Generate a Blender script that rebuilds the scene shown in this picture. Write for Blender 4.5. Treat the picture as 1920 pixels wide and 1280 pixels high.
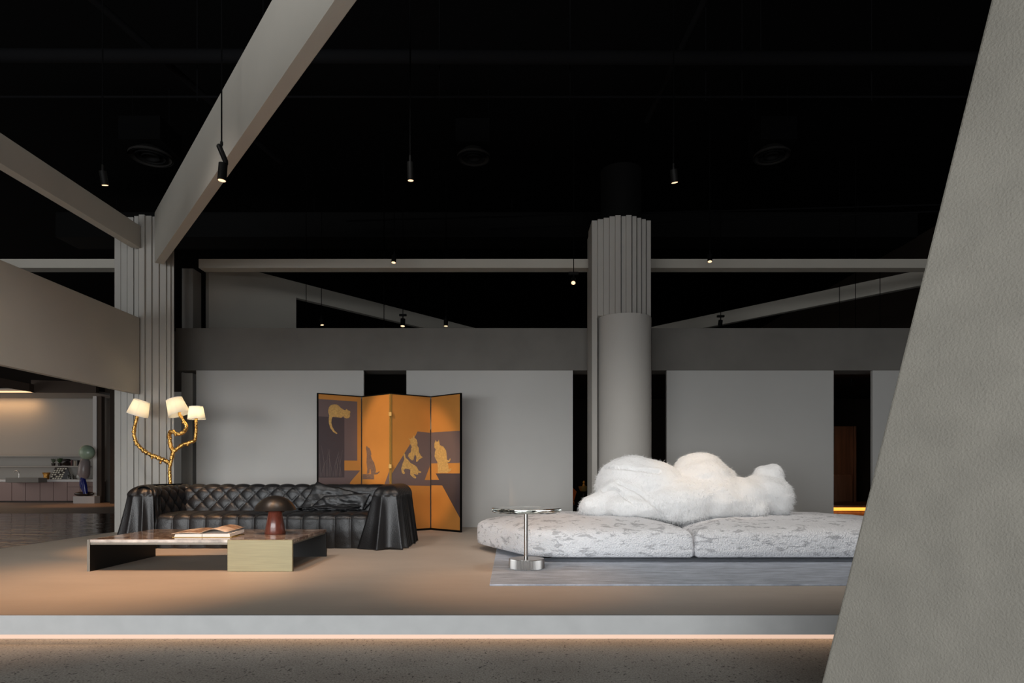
import bpy, bmesh, math, random
from mathutils import Vector, Matrix, noise

# ------------------------------------------------------------------ reset
for o in list(bpy.data.objects):
    bpy.data.objects.remove(o, do_unlink=True)
S = bpy.context.scene
COL = S.collection
PI = math.pi
random.seed(4)

# ------------------------------------------------------------------ camera
CAMZ = 0.85                      # eye height above the platform (platform top is z = 0)
FPX = 1200.0                     # focal length in pixels of the 1920 x 1280 frame
cam = bpy.data.objects.new('camera', bpy.data.cameras.new('camera'))
COL.objects.link(cam)
cam.location = (0, 0, CAMZ)
cam.rotation_euler = (PI / 2, 0, 0)
cam.data.sensor_width = 36.0
cam.data.lens = FPX / 1920 * 36.0
cam.data.shift_y = (887 - 640) / 1920   # rising front, verticals stay vertical
cam.data.clip_end = 200
S.camera = cam

# ------------------------------------------------------------------ world, exposure
S.view_settings.view_transform = 'Standard'
S.view_settings.look = 'None'
S.view_settings.gamma = 1.0
S.view_settings.use_curve_mapping = False
S.view_settings.exposure = 0.0
W = bpy.data.worlds.new('world'); S.world = W
W.use_nodes = True
W.node_tree.nodes['Background'].inputs[0].default_value = (0.75, 0.87, 1.0, 1)
W.node_tree.nodes['Background'].inputs[1].default_value = 0.02

FLOOR_Z = -0.17

def area_light(name, loc, rot, sx, sy, power, color, parent=None):
    d = bpy.data.lights.new(name, 'AREA'); d.shape = 'RECTANGLE'
    d.size = sx; d.size_y = sy; d.energy = power; d.color = color
    o = bpy.data.objects.new(name, d); COL.objects.link(o)
    o.location = loc; o.rotation_euler = rot
    return o

# daylight through the shop window behind the camera
area_light('window_daylight', (-3.6, -5.85, 1.45), (PI / 2, 0, 0), 13.0, 3.0, 1350, (0.95, 0.98, 1.0))
# fill light added at far left to brighten the kitchen corner, no window there
area_light('kitchen_fill', (-20.6, 17.5, 1.9), (0, -PI / 2, 0), 3.2, 6.0, 110, (1.0, 0.93, 0.86))

def px(x, y, Y):
    """point at depth Y seen at photo pixel (x, y)"""
    return Vector(((x - 960) * Y / FPX, Y, CAMZ - (y - 887) * Y / FPX))

# ------------------------------------------------------------------ materials
def new_mat(name):
    m = bpy.data.materials.new(name); m.use_nodes = True
    nt = m.node_tree
    return m, nt, nt.nodes['Principled BSDF']

def pmat(name, col, rough=0.6, metal=0.0, spec=0.5, nscale=0, namt=0.0, bump=0.0, bscale=80, stretch=(1, 1, 1), coat=0.0, sheen=0.0):
    m, nt, b = new_mat(name)
    b.inputs['Base Color'].default_value = (*col, 1)
    b.inputs['Roughness'].default_value = rough
    b.inputs['Metallic'].default_value = metal
    b.inputs['Specular IOR Level'].default_value = spec
    b.inputs['Coat Weight'].default_value = coat
    b.inputs['Sheen Weight'].default_value = sheen
    tc = mp = None
    if nscale or bump:
        tc = nt.nodes.new('ShaderNodeTexCoord'); mp = nt.nodes.new('ShaderNodeMapping')
        mp.inputs['Scale'].default_value = stretch
        nt.links.new(tc.outputs['Object'], mp.inputs[0])
    if nscale:
        n = nt.nodes.new('ShaderNodeTexNoise'); n.inputs['Scale'].default_value = nscale
        n.inputs['Detail'].default_value = 6
        nt.links.new(mp.outputs[0], n.inputs[0])
        r = nt.nodes.new('ShaderNodeValToRGB')
        r.color_ramp.elements[0].position = 0.3; r.color_ramp.elements[1].position = 0.7
        r.color_ramp.elements[0].color = (*[c * (1 - namt) for c in col], 1)
        r.color_ramp.elements[1].color = (*[min(1, c * (1 + namt)) for c in col], 1)
        nt.links.new(n.outputs['Fac'], r.inputs[0]); nt.links.new(r.outputs[0], b.inputs['Base Color'])
    if bump:
        n2 = nt.nodes.new('ShaderNodeTexNoise'); n2.inputs['Scale'].default_value = bscale
        n2.inputs['Detail'].default_value = 4
        nt.links.new(mp.outputs[0], n2.inputs[0])
        bp = nt.nodes.new('ShaderNodeBump'); bp.inputs['Strength'].default_value = bump
        bp.inputs['Distance'].default_value = 0.01
        nt.links.new(n2.outputs['Fac'], bp.inputs['Height']); nt.links.new(bp.outputs[0], b.inputs['Normal'])
    return m

def emat(name, col, strength):
    m, nt, b = new_mat(name)
    b.inputs['Base Color'].default_value = (*[c * 0.2 for c in col], 1)
    b.inputs['Emission Color'].default_value = (*col, 1)
    b.inputs['Emission Strength'].default_value = strength
    return m

M = {}
M['plaster'] = pmat('grey_plaster', (0.43, 0.402, 0.352), 0.85, nscale=1.3, namt=0.04, bump=0.05, bscale=60)
M['panel'] = pmat('wall_panel_paint', (0.50, 0.49, 0.47), 0.7, nscale=0.8, namt=0.03)
M['fascia'] = pmat('fascia_dark_plaster', (0.17, 0.16, 0.145), 0.85, nscale=2.5, namt=0.08, bump=0.05, bscale=50)
M['pillar'] = pmat('pillar_render', (0.175, 0.163, 0.138), 0.8, nscale=7, namt=0.08, bump=0.45, bscale=130)
M['board'] = pmat('column_board', (0.385, 0.365, 0.335), 0.7, nscale=1.2, namt=0.04)
M['casing'] = pmat('column_casing', (0.47, 0.45, 0.42), 0.7, nscale=1.0, namt=0.03)
M['black'] = pmat('ceiling_black', (0.0022, 0.0022, 0.0024), 0.95, spec=0.05)
M['pipe'] = pmat('pipe_black', (0.0045, 0.0045, 0.005), 0.9, spec=0.05)
M['ring'] = pmat('diffuser_rim', (0.016, 0.015, 0.014), 0.7, spec=0.1)
M['duct'] = pmat('duct_black', (0.003, 0.003, 0.003), 0.8, spec=0.15)
M['dark_room'] = pmat('dark_brown_wall', (0.022, 0.013, 0.008), 0.8)
M['spot_black'] = pmat('spotlight_black', (0.0035, 0.0035, 0.0035), 0.55, spec=0.12)
M['lens'] = emat('spotlight_lens', (1.0, 0.62, 0.36), 1.9)
M['edge_white'] = pmat('platform_edge', (0.39, 0.39, 0.385), 0.75, nscale=8, namt=0.05)
M['led'] = emat('led_strip', (1.0, 0.70, 0.54), 0.68)
M['led_orange'] = emat('led_orange', (1.0, 0.36, 0.05), 1.4)
M['led_warm'] = emat('led_kitchen', (1.0, 0.62, 0.33), 1.6)
M['leather'] = pmat('black_leather', (0.010, 0.010, 0.011), 0.40, spec=0.55, nscale=5, namt=0.3, bump=0.25, bscale=90)
M['steel_dark'] = pmat('blackened_steel', (0.012, 0.011, 0.010), 0.5, spec=0.3)
M['steel_edge'] = pmat('bronze_steel_edge', (0.20, 0.18, 0.15), 0.45, metal=0.7)
M['brass'] = pmat('brushed_brass', (0.30, 0.265, 0.155), 0.5, metal=0.35, nscale=14, namt=0.10, stretch=(0.3, 1, 9))
M['brass_plain'] = pmat('brass_hinge', (0.42, 0.27, 0.08), 0.55, metal=0.5)
M['gold'] = pmat('gold_bark', (0.83, 0.46, 0.13), 0.24, metal=1.0, bump=1.0, bscale=55)
M['gold_screen'] = pmat('gold_lacquer', (0.50, 0.215, 0.048), 0.5, spec=0.4, nscale=2.0, namt=0.07)
M['paint_mauve'] = pmat('print_mauve', (0.135, 0.095, 0.092), 0.6)
M['paint_dark'] = pmat('print_dark', (0.062, 0.046, 0.050), 0.6)
M['paint_gold'] = pmat('print_pale_gold', (0.52, 0.32, 0.105), 0.55, nscale=40, namt=0.2)
M['paint_grey'] = pmat('print_grey', (0.17, 0.105, 0.075), 0.6, nscale=40, namt=0.2)
M['paint_line'] = pmat('print_line', (0.17, 0.13, 0.115), 0.6)
M['cap_bronze'] = pmat('lamp_cap_bronze', (0.022, 0.019, 0.017), 0.36, metal=0.35)
M['lamp_wood'] = pmat('lamp_red_wood', (0.16, 0.042, 0.026), 0.28, nscale=18, namt=0.3, stretch=(4, 4, 0.6), coat=0.3)
M['paper'] = pmat('book_paper', (0.82, 0.80, 0.76), 0.8)
M['page_photo'] = pmat('page_print_brown', (0.28, 0.165, 0.095), 0.6, nscale=25, namt=0.5)
M['page_tan'] = pmat('page_print_tan', (0.56, 0.42, 0.31), 0.6, nscale=20, namt=0.25)
M['cover_gold'] = pmat('book_cover_ochre', (0.40, 0.27, 0.06), 0.6)
M['chrome'] = pmat('chrome', (0.48, 0.46, 0.44), 0.22, metal=1.0)
M['nickel'] = pmat('ribbed_nickel', (0.36, 0.35, 0.34), 0.32, metal=1.0)
M['taupe_k'] = pmat('kitchen_front_pink', (0.30, 0.21, 0.195), 0.55)
M['counter_top'] = pmat('counter_top_white', (0.62, 0.62, 0.62), 0.4)
M['sink_slab'] = pmat('sink_slab_grey', (0.19, 0.18, 0.165), 0.6)
M['k_wall'] = pmat('kitchen_wall', (0.40, 0.385, 0.36), 0.75)
M['k_floor'] = pmat('kitchen_floor', (0.33, 0.25, 0.205), 0.45, nscale=1.5, namt=0.1)
M['brown_beam'] = pmat('brown_beam', (0.055, 0.035, 0.024), 0.7)
M['plinth'] = pmat('plinth_grey', (0.46, 0.47, 0.48), 0.6)
M['leaf'] = pmat('leaf_green', (0.035, 0.07, 0.025), 0.5, nscale=20, namt=0.4)
M['leaf2'] = pmat('leaf_grey_green', (0.09, 0.11, 0.075), 0.6)
M['fig_head'] = pmat('figure_pale_green', (0.30, 0.40, 0.30), 0.3, nscale=4, namt=0.3)
M['fig_grey'] = pmat('figure_grey', (0.27, 0.235, 0.235), 0.35)
M['fig_white'] = pmat('figure_white', (0.42, 0.46, 0.46), 0.35)
M['fig_blue'] = pmat('figure_blue', (0.008, 0.015, 0.16), 0.25)
M['fig_brown'] = pmat('figure_brown', (0.022, 0.014, 0.012), 0.35)
M['book_dark'] = pmat('book_dark', (0.025, 0.02, 0.02), 0.6)
M['book_red'] = pmat('book_red', (0.09, 0.02, 0.02), 0.6)
M['book_tan'] = pmat('book_tan', (0.33, 0.27, 0.2), 0.6)
M['book_cream'] = pmat('book_cream', (0.55, 0.52, 0.46), 0.6)
M['wood_brown'] = pmat('dark_wood_panel', (0.15, 0.075, 0.042), 0.55, nscale=3, namt=0.25, stretch=(6, 6, 0.5))
M['chair_tan'] = pmat('tan_leather', (0.30, 0.09, 0.03), 0.5)
M['tile_white'] = pmat('display_tile', (0.60, 0.60, 0.52), 0.4)

def mat_floor():
    m, nt, b = new_mat('terrazzo_concrete')
    L = nt.links.new
    tc = nt.nodes.new('ShaderNodeTexCoord')
    n = nt.nodes.new('ShaderNodeTexNoise'); n.inputs['Scale'].default_value = 2.2; n.inputs['Detail'].default_value = 8
    L(tc.outputs['Object'], n.inputs[0])
    r = nt.nodes.new('ShaderNodeValToRGB')
    r.color_ramp.elements[0].position = 0.3; r.color_ramp.elements[0].color = (0.30, 0.275, 0.245, 1)
    r.color_ramp.elements[1].position = 0.75; r.color_ramp.elements[1].color = (0.44, 0.415, 0.375, 1)
    L(n.outputs['Fac'], r.inputs[0])
    mp = nt.nodes.new('ShaderNodeMapping'); mp.inputs['Scale'].default_value = (1, 0.75, 1)
    L(tc.outputs['Object'], mp.inputs[0])
    v = nt.nodes.new('ShaderNodeTexNoise'); v.inputs['Scale'].default_value = 58; v.inputs['Detail'].default_value = 2
    L(mp.outputs[0], v.inputs[0])
    r2 = nt.nodes.new('ShaderNodeValToRGB')
    r2.color_ramp.elements[0].position = 0.31; r2.color_ramp.elements[0].color = (0.13, 0.12, 0.11, 1)
    r2.color_ramp.elements[1].position = 0.37; r2.color_ramp.elements[1].color = (1, 1, 1, 1)
    L(v.outputs['Fac'], r2.inputs[0])
    v3 = nt.nodes.new('ShaderNodeTexNoise'); v3.inputs['Scale'].default_value = 110; v3.inputs['Detail'].default_value = 2
    L(mp.outputs[0], v3.inputs[0])
    r3 = nt.nodes.new('ShaderNodeValToRGB')
    r3.color_ramp.elements[0].position = 0.35; r3.color_ramp.elements[0].color = (0.62, 0.6, 0.57, 1)
    r3.color_ramp.elements[1].position = 0.62; r3.color_ramp.elements[1].color = (1.1, 1.1, 1.08, 1)
    L(v3.outputs['Fac'], r3.inputs[0])
    mx = nt.nodes.new('ShaderNodeMixRGB'); mx.blend_type = 'MULTIPLY'; mx.inputs[0].default_value = 1
    L(r.outputs[0], mx.inputs[1]); L(r2.outputs[0], mx.inputs[2])
    mx2 = nt.nodes.new('ShaderNodeMixRGB'); mx2.blend_type = 'MULTIPLY'; mx2.inputs[0].default_value = 1
    L(mx.outputs[0], mx2.inputs[1]); L(r3.outputs[0], mx2.inputs[2])
    L(mx2.outputs[0], b.inputs['Base Color'])
    b.inputs['Roughness'].default_value = 0.5
    return m
M['terrazzo'] = mat_floor()

def mat_gloss_floor():
    m, nt, b = new_mat('dark_glossy_floor')
    L = nt.links.new
    b.inputs['Base Color'].default_value = (0.045, 0.038, 0.034, 1)
    b.inputs['Roughness'].default_value = 0.07
    b.inputs['Specular IOR Level'].default_value = 0.9
    tc = nt.nodes.new('ShaderNodeTexCoord'); mp = nt.nodes.new('ShaderNodeMapping')
    mp.inputs['Scale'].default_value = (0.8, 2.6, 1)
    L(tc.outputs['Object'], mp.inputs[0])
    n = nt.nodes.new('ShaderNodeTexNoise'); n.inputs['Scale'].default_value = 1.6; n.inputs['Detail'].default_value = 3
    L(mp.outputs[0], n.inputs[0])
    bp = nt.nodes.new('ShaderNodeBump'); bp.inputs['Strength'].default_value = 0.6; bp.inputs['Distance'].default_value = 0.05
    L(n.outputs['Fac'], bp.inputs['Height']); L(bp.outputs[0], b.inputs['Normal'])
    return m
M['gloss'] = mat_gloss_floor()

def mat_platform():
    m, nt, b = new_mat('platform_microcement')
    L = nt.links.new
    tc = nt.nodes.new('ShaderNodeTexCoord'); mp = nt.nodes.new('ShaderNodeMapping')
    mp.inputs['Scale'].default_value = (0.5, 1.2, 1)
    L(tc.outputs['Object'], mp.inputs[0])
    n = nt.nodes.new('ShaderNodeTexNoise'); n.inputs['Scale'].default_value = 2.0; n.inputs['Detail'].default_value = 9
    n.inputs['Roughness'].default_value = 0.65
    L(mp.outputs[0], n.inputs[0])
    r = nt.nodes.new('ShaderNodeValToRGB')
    r.color_ramp.elements[0].position = 0.25; r.color_ramp.elements[0].color = (0.46, 0.39, 0.325, 1)
    r.color_ramp.elements[1].position = 0.8; r.color_ramp.elements[1].color = (0.55, 0.47, 0.395, 1)
    L(n.outputs['Fac'], r.inputs[0]); L(r.outputs[0], b.inputs['Base Color'])
    b.inputs['Roughness'].default_value = 0.55
    b.inputs['Specular IOR Level'].default_value = 0.35
    return m
M['platform'] = mat_platform()

def mat_marble():
    m, nt, b = new_mat('brown_marble')
    L = nt.links.new
    tc = nt.nodes.new('ShaderNodeTexCoord')
    n = nt.nodes.new('ShaderNodeTexNoise'); n.inputs['Scale'].default_value = 3.2; n.inputs['Detail'].default_value = 10
    n.inputs['Distortion'].default_value = 1.6; n.inputs['Roughness'].default_value = 0.65
    L(tc.outputs['Object'], n.inputs[0])
    r = nt.nodes.new('ShaderNodeValToRGB')
    e = r.color_ramp.elements
    e[0].position = 0.25; e[0].color = (0.06, 0.04, 0.032, 1)
    e[1].position = 0.47; e[1].color = (0.20, 0.135, 0.10, 1)
    x = e.new(0.52); x.color = (0.50, 0.42, 0.35, 1)
    x = e.new(0.56); x.color = (0.17, 0.115, 0.09, 1)
    x = e.new(0.8); x.color = (0.26, 0.19, 0.15, 1)
    L(n.outputs['Fac'], r.inputs[0]); L(r.outputs[0], b.inputs['Base Color'])
    b.inputs['Roughness'].default_value = 0.12
    b.inputs['Specular IOR Level'].default_value = 0.6
    return m
M['marble'] = mat_marble()
M['marble_edge'] = pmat('marble_pale_edge', (0.50, 0.46, 0.42), 0.25, nscale=9, namt=0.5)

def mat_boucle():
    m, nt, b = new_mat('white_boucle')
    L = nt.links.new
    tc = nt.nodes.new('ShaderNodeTexCoord'); mp = nt.nodes.new('ShaderNodeMapping')
    mp.inputs['Scale'].default_value = (0.55, 0.75, 1.8); mp.inputs['Rotation'].default_value = (0, 0.3, 0.5)
    L(tc.outputs['Object'], mp.inputs[0])
    n = nt.nodes.new('ShaderNodeTexNoise'); n.inputs['Scale'].default_value = 13; n.inputs['Detail'].default_value = 9
    n.inputs['Roughness'].default_value = 0.68; n.inputs['Distortion'].default_value = 0.5
    L(mp.outputs[0], n.inputs[0])
    r = nt.nodes.new('ShaderNodeValToRGB')
    r.color_ramp.elements[0].position = 0.545; r.color_ramp.elements[0].color = (0.88, 0.88, 0.90, 1)
    r.color_ramp.elements[1].position = 0.58; r.color_ramp.elements[1].color = (0.56, 0.56, 0.58, 1)
    L(n.outputs['Fac'], r.inputs[0])
    L(r.outputs[0], b.inputs['Base Color'])
    b.inputs['Roughness'].default_value = 0.95
    b.inputs['Specular IOR Level'].default_value = 0.1
    v = nt.nodes.new('ShaderNodeTexNoise'); v.inputs['Scale'].default_value = 75; v.inputs['Detail'].default_value = 3
    L(tc.outputs['Object'], v.inputs[0])
    bp = nt.nodes.new('ShaderNodeBump'); bp.inputs['Strength'].default_value = 0.8; bp.inputs['Distance'].default_value = 0.03
    L(v.outputs['Fac'], bp.inputs['Height']); L(bp.outputs[0], b.inputs['Normal'])
    return m
M['boucle'] = mat_boucle()

def mat_fur():
    m, nt, b = new_mat('white_fur')
    L = nt.links.new
    b.inputs['Base Color'].default_value = (0.88, 0.88, 0.88, 1)
    b.inputs['Roughness'].default_value = 1.0
    b.inputs['Specular IOR Level'].default_value = 0.05
    b.inputs['Sheen Weight'].default_value = 0.25
    b.inputs['Sheen Roughness'].default_value = 0.5
    tc = nt.nodes.new('ShaderNodeTexCoord'); mp = nt.nodes.new('ShaderNodeMapping')
    mp.inputs['Scale'].default_value = (1.0, 1.0, 0.35); mp.inputs['Rotation'].default_value = (0, 0.5, 0)
    L(tc.outputs['Object'], mp.inputs[0])
    n = nt.nodes.new('ShaderNodeTexNoise'); n.inputs['Scale'].default_value = 60; n.inputs['Detail'].default_value = 4
    L(mp.outputs[0], n.inputs[0])
    bp = nt.nodes.new('ShaderNodeBump'); bp.inputs['Strength'].default_value = 0.35; bp.inputs['Distance'].default_value = 0.02
    L(n.outputs['Fac'], bp.inputs['Height']); L(bp.outputs[0], b.inputs['Normal'])
    return m
M['fur'] = mat_fur()

def mat_rug():
    m, nt, b = new_mat('grey_rug')
    L = nt.links.new
    tc = nt.nodes.new('ShaderNodeTexCoord'); mp = nt.nodes.new('ShaderNodeMapping')
    mp.inputs['Scale'].default_value = (1.0, 3.6, 1)
    L(tc.outputs['Object'], mp.inputs[0])
    n = nt.nodes.new('ShaderNodeTexNoise'); n.inputs['Scale'].default_value = 3.2; n.inputs['Detail'].default_value = 9
    n.inputs['Roughness'].default_value = 0.72
    L(mp.outputs[0], n.inputs[0])
    r = nt.nodes.new('ShaderNodeValToRGB')
    r.color_ramp.elements[0].position = 0.33; r.color_ramp.elements[0].color = (0.20, 0.225, 0.275, 1)
    r.color_ramp.elements[1].position = 0.68; r.color_ramp.elements[1].color = (0.49, 0.54, 0.63, 1)
    L(n.outputs['Fac'], r.inputs[0]); L(r.outputs[0], b.inputs['Base Color'])
    b.inputs['Roughness'].default_value = 0.95; b.inputs['Sheen Weight'].default_value = 0.3
    v = nt.nodes.new('ShaderNodeTexNoise'); v.inputs['Scale'].default_value = 140
    L(tc.outputs['Object'], v.inputs[0])
    bp = nt.nodes.new('ShaderNodeBump'); bp.inputs['Strength'].default_value = 0.5; bp.inputs['Distance'].default_value = 0.01
    L(v.outputs['Fac'], bp.inputs['Height']); L(bp.outputs[0], b.inputs['Normal'])
    return m
M['rug'] = mat_rug()

def mat_glass():
    m, nt, b = new_mat('clear_glass')
    b.inputs['Base Color'].default_value = (0.93, 0.96, 0.93, 1)
    b.inputs['Roughness'].default_value = 0.03
    b.inputs['Transmission Weight'].default_value = 1.0
    b.inputs['IOR'].default_value = 1.45
    return m
M['glass'] = mat_glass()
M['glass_cast'] = mat_glass()
M['glass_cast'].name = 'cast_glass'
M['glass_cast'].node_tree.nodes['Principled BSDF'].inputs['Roughness'].default_value = 0.05
M['glass_cast'].node_tree.nodes['Principled BSDF'].inputs['Base Color'].default_value = (0.82, 0.86, 0.80, 1)

def mat_shade():
    m, nt, b = new_mat('lampshade_fabric')
    L = nt.links.new
    out = nt.nodes['Material Output']
    t = nt.nodes.new('ShaderNodeBsdfTranslucent'); t.inputs[0].default_value = (0.88, 0.81, 0.66, 1)
    d = nt.nodes.new('ShaderNodeBsdfDiffuse'); d.inputs[0].default_value = (0.85, 0.82, 0.74, 1)
    mx = nt.nodes.new('ShaderNodeMixShader'); mx.inputs[0].default_value = 0.5
    L(d.outputs[0], mx.inputs[1]); L(t.outputs[0], mx.inputs[2]); L(mx.outputs[0], out.inputs[0])
    return m
M['shade'] = mat_shade()

# ------------------------------------------------------------------ mesh helpers
OFF = {}

def tag(o, label=None, cat=None, group=None, kind=None):
    if label: o['label'] = label
    if cat: o['category'] = cat
    if group: o['group'] = group
    if kind: o['kind'] = kind
    return o

def thing(name, loc, label, cat, group=None):
    o = bpy.data.objects.new(name, None); COL.objects.link(o)
    o.location = loc; o.empty_display_size = 0.1
    OFF[o.name] = Vector(loc)
    return tag(o, label, cat, group)

def mk(name, verts, faces, mat, parent=None, smooth=False, bevel=0.0, subsurf=0, seg=2):
    """one mesh object; verts are in world coordinates"""
    verts = [Vector(v) for v in verts]
    if parent is not None:
        off = OFF[parent.name]
    else:
        xs = [v.x for v in verts]; ys = [v.y for v in verts]
        off = Vector(((min(xs) + max(xs)) / 2, (min(ys) + max(ys)) / 2, min(v.z for v in verts)))
    me = bpy.data.meshes.new(name)
    me.from_pydata([tuple(v - off) for v in verts], [], faces)
    bm = bmesh.new(); bm.from_mesh(me)
    bmesh.ops.recalc_face_normals(bm, faces=bm.faces)
    bm.to_mesh(me); bm.free()
    o = bpy.data.objects.new(name, me); COL.objects.link(o)
    if isinstance(mat, str): mat = M[mat]
    me.materials.append(mat)
    if parent is not None: o.parent = parent
    else: o.location = off
    OFF[o.name] = off
    if smooth:
        for p in me.polygons: p.use_smooth = True
    if bevel:
        md = o.modifiers.new('bevel', 'BEVEL'); md.width = bevel; md.segments = seg; md.limit_method = 'ANGLE'
    if subsurf:
        md = o.modifiers.new('sub', 'SUBSURF'); md.levels = subsurf; md.render_levels = subsurf
    return o

BF = [(0, 1, 2, 3), (4, 7, 6, 5), (0, 4, 5, 1), (1, 5, 6, 2), (2, 6, 7, 3), (3, 7, 4, 0)]
def bxv(x0, x1, y0, y1, z0, z1):
    return [(x0, y0, z0), (x1, y0, z0), (x1, y1, z0), (x0, y1, z0), (x0, y0, z1), (x1, y0, z1), (x1, y1, z1), (x0, y1, z1)]
def box(name, x0, x1, y0, y1, z0, z1, mat, parent=None, bevel=0.0):
    return mk(name, bxv(x0, x1, y0, y1, z0, z1), BF, mat, parent, bevel=bevel)

def prism(name, poly, vec, mat, parent=None, bevel=0.0, smooth=False):
    """polygon (3D points) swept along vec"""
    vec = Vector(vec); n = len(poly)
    a = [Vector(p) for p in poly]; b = [p + vec for p in a]
    f = [tuple(range(n)), tuple(range(2 * n - 1, n - 1, -1))]
    f += [(i, (i + 1) % n, n + (i + 1) % n, n + i) for i in range(n)]
    return mk(name, a + b, f, mat, parent, bevel=bevel, smooth=smooth)

def lathe(name, prof, c, mat, parent=None, n=48, axis=None, smooth=True, closed=True):
    """prof: (r, h) pairs swept around axis (default z) at c"""
    c = Vector(c)
    R = Matrix.Identity(3) if axis is None else Vector((0, 0, 1)).rotation_difference(Vector(axis)).to_matrix()
    v = []; f = []
    for r, h in prof:
        for i in range(n):
            a = 2 * PI * i / n
            v.append(c + R @ Vector((r * math.cos(a), r * math.sin(a), h)))
    m = len(prof)
    for j in range(m - 1):
        for i in range(n):
            f.append((j * n + i, j * n + (i + 1) % n, (j + 1) * n + (i + 1) % n, (j + 1) * n + i))
    if closed:
        f.append(tuple(range(n))); f.append(tuple(range((m - 1) * n, m * n)))
    o = mk(name, v, f, mat, parent, smooth=smooth)
    if smooth:
        sharp(o)
    return o

def sharp(o, ang=40):
    me = o.data
    bm = bmesh.new(); bm.from_mesh(me)
    for e in bm.edges:
        if len(e.link_faces) == 2 and e.calc_face_angle(0) > math.radians(ang): e.smooth = False
    bm.to_mesh(me); bm.free()

def tube_vf(pts, rad, n=8, wob=0.0, cap=True):
    pts = [Vector(p) for p in pts]
    v = []; f = []
    up = Vector((0, 1, 0.02)).normalized()
    for i, p in enumerate(pts):
        t = (pts[min(i + 1, len(pts) - 1)] - pts[max(i - 1, 0)]).normalized()
        if abs(t.dot(up)) > 0.97: up = Vector((1, 0.1, 0)).normalized()
        s = t.cross(up).normalized(); u = s.cross(t).normalized(); up = u
        r = rad[i] if isinstance(rad, (list, tuple)) else rad
        for k in range(n):
            a = 2 * PI * k / n
            d = s * math.cos(a) + u * math.sin(a)
            rr = r
            if wob: rr *= 1 + wob * noise.noise((p + d * r) * 38) + 0.5 * wob * noise.noise((p + d * r) * 80)
            v.append(p + d * rr)
    for j in range(len(pts) - 1):
        for k in range(n):
            f.append((j * n + k, j * n + (k + 1) % n, (j + 1) * n + (k + 1) % n, (j + 1) * n + k))
    if cap:
        f.append(tuple(range(n))); f.append(tuple(range((len(pts) - 1) * n, len(pts) * n)))
    return v, f

def tube(name, pts, rad, mat, parent=None, n=8, wob=0.0, smooth=True):
    v, f = tube_vf(pts, rad, n, wob)
    o = mk(name, v, f, mat, parent, smooth=smooth)
    sharp(o, 60)
    return o

def grid(name, fn, nu, nv, mat, parent=None, wrap=False, solid=0.0):
    v = []; f = []
    for j in range(nv + 1):
        for i in range(nu + (0 if wrap else 1)):
            v.append(fn(i / nu, j / nv))
    w = nu if wrap else nu + 1
    for j in range(nv):
        for i in range(nu):
            a = j * w + i; b = j * w + (i + 1) % w
            f.append((a, b, b + w, a + w))
    o = mk(name, v, f, mat, parent, smooth=True)
    if solid:
        md = o.modifiers.new('solid', 'SOLIDIFY'); md.thickness = solid; md.offset = 0
    return o

def spline(pts, n=8):
    """Catmull-Rom through points"""
    P = [Vector(p) for p in pts]
    out = []
    for i in range(len(P) - 1):
        p0 = P[max(i - 1, 0)]; p1 = P[i]; p2 = P[i + 1]; p3 = P[min(i + 2, len(P) - 1)]
        for k in range(n):
            t = k / n
            out.append(0.5 * ((2 * p1) + (p2 - p0) * t + (2 * p0 - 5 * p1 + 4 * p2 - p3) * t * t + (3 * p1 - p0 - 3 * p2 + p3) * t ** 3))
    out.append(P[-1])
    return out

def struct(o, label=None):
    o['kind'] = 'structure'
    if label: o['label'] = label
    return o

def apply_mods(o):
    dg = bpy.context.evaluated_depsgraph_get()
    dg.update()
    me = bpy.data.meshes.new_from_object(o.evaluated_get(dg))
    o.modifiers.clear(); o.data = me
    return o

# ================================================================== SHELL
struct(box('floor', -21, 9.5, -6, 25, FLOOR_Z - 0.2, FLOOR_Z, 'terrazzo'), 'speckled polished concrete floor in front of the platform')
struct(box('floor_glossy', -20.9, -5.82, 4.0, 16.0, FLOOR_Z, FLOOR_Z + 0.015, 'gloss'), 'dark glossy reflective floor left of the platform')
struct(box('floor_kitchen', -20.9, -8.5, 16.0, 22.25, FLOOR_Z, FLOOR_Z + 0.012, 'k_floor'), 'brown kitchen floor far left')
struct(box('ceiling', -21, 9.5, -6, 25, 6.4, 6.6, 'black'), 'black ceiling high above')
struct(box('wall_left', -21.2, -21, -6, 25, FLOOR_Z, 6.4, 'dark_room'))
struct(box('wall_right', 9.5, 9.7, -6, 25, FLOOR_Z, 6.4, 'dark_room'))
struct(box('wall_rear', -21, 9.5, 25, 25.2, FLOOR_Z, 6.4, 'dark_room'))
struct(box('wall_front', -21, 9.5, -6.2, -6, 3.0, 6.4, 'dark_room'))
wf = struct(box('window_1', -10.1, 2.9, -6.12, -6.06, FLOOR_Z, 3.0, 'glass'))
for i in range(8):
    x = -10.1 + i * 13.0 / 7
    box('mullion', x - 0.03, x + 0.03, -6.16, -6.02, FLOOR_Z, 3.0, 'spot_black', wf)
struct(box('wall_front_side', -21, -10.1, -6.2, -6, FLOOR_Z, 3.0, 'dark_room'))
struct(box('wall_front_end', 2.9, 9.5, -6.2, -6, FLOOR_Z, 3.0, 'dark_room'))

# platform: top slab, pale front edge, glowing strip under it
pf = struct(box('floor_platform', -5.77, 9.0, 3.84, 10.6, -0.112, 0.0, 'platform'), 'raised taupe platform the furniture stands on')
box('edge_panel', -5.77, 9.0, 3.82, 3.84, -0.112, 0.002, 'edge_white', pf)
box('kick_base', -5.6, 9.0, 3.97, 10.5, FLOOR_Z, -0.112, 'dark_room', pf)
tag(box('light_strip', -5.6, 9.0, 3.948, 3.97, FLOOR_Z, -0.118, 'led', pf), 'warm glowing light strip')

strip = area_light('strip_light', (1.7, 3.93, -0.122), (math.radians(-35), 0, 0), 14.4, 0.012, 2.6, (1.0, 0.60, 0.30))

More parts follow.
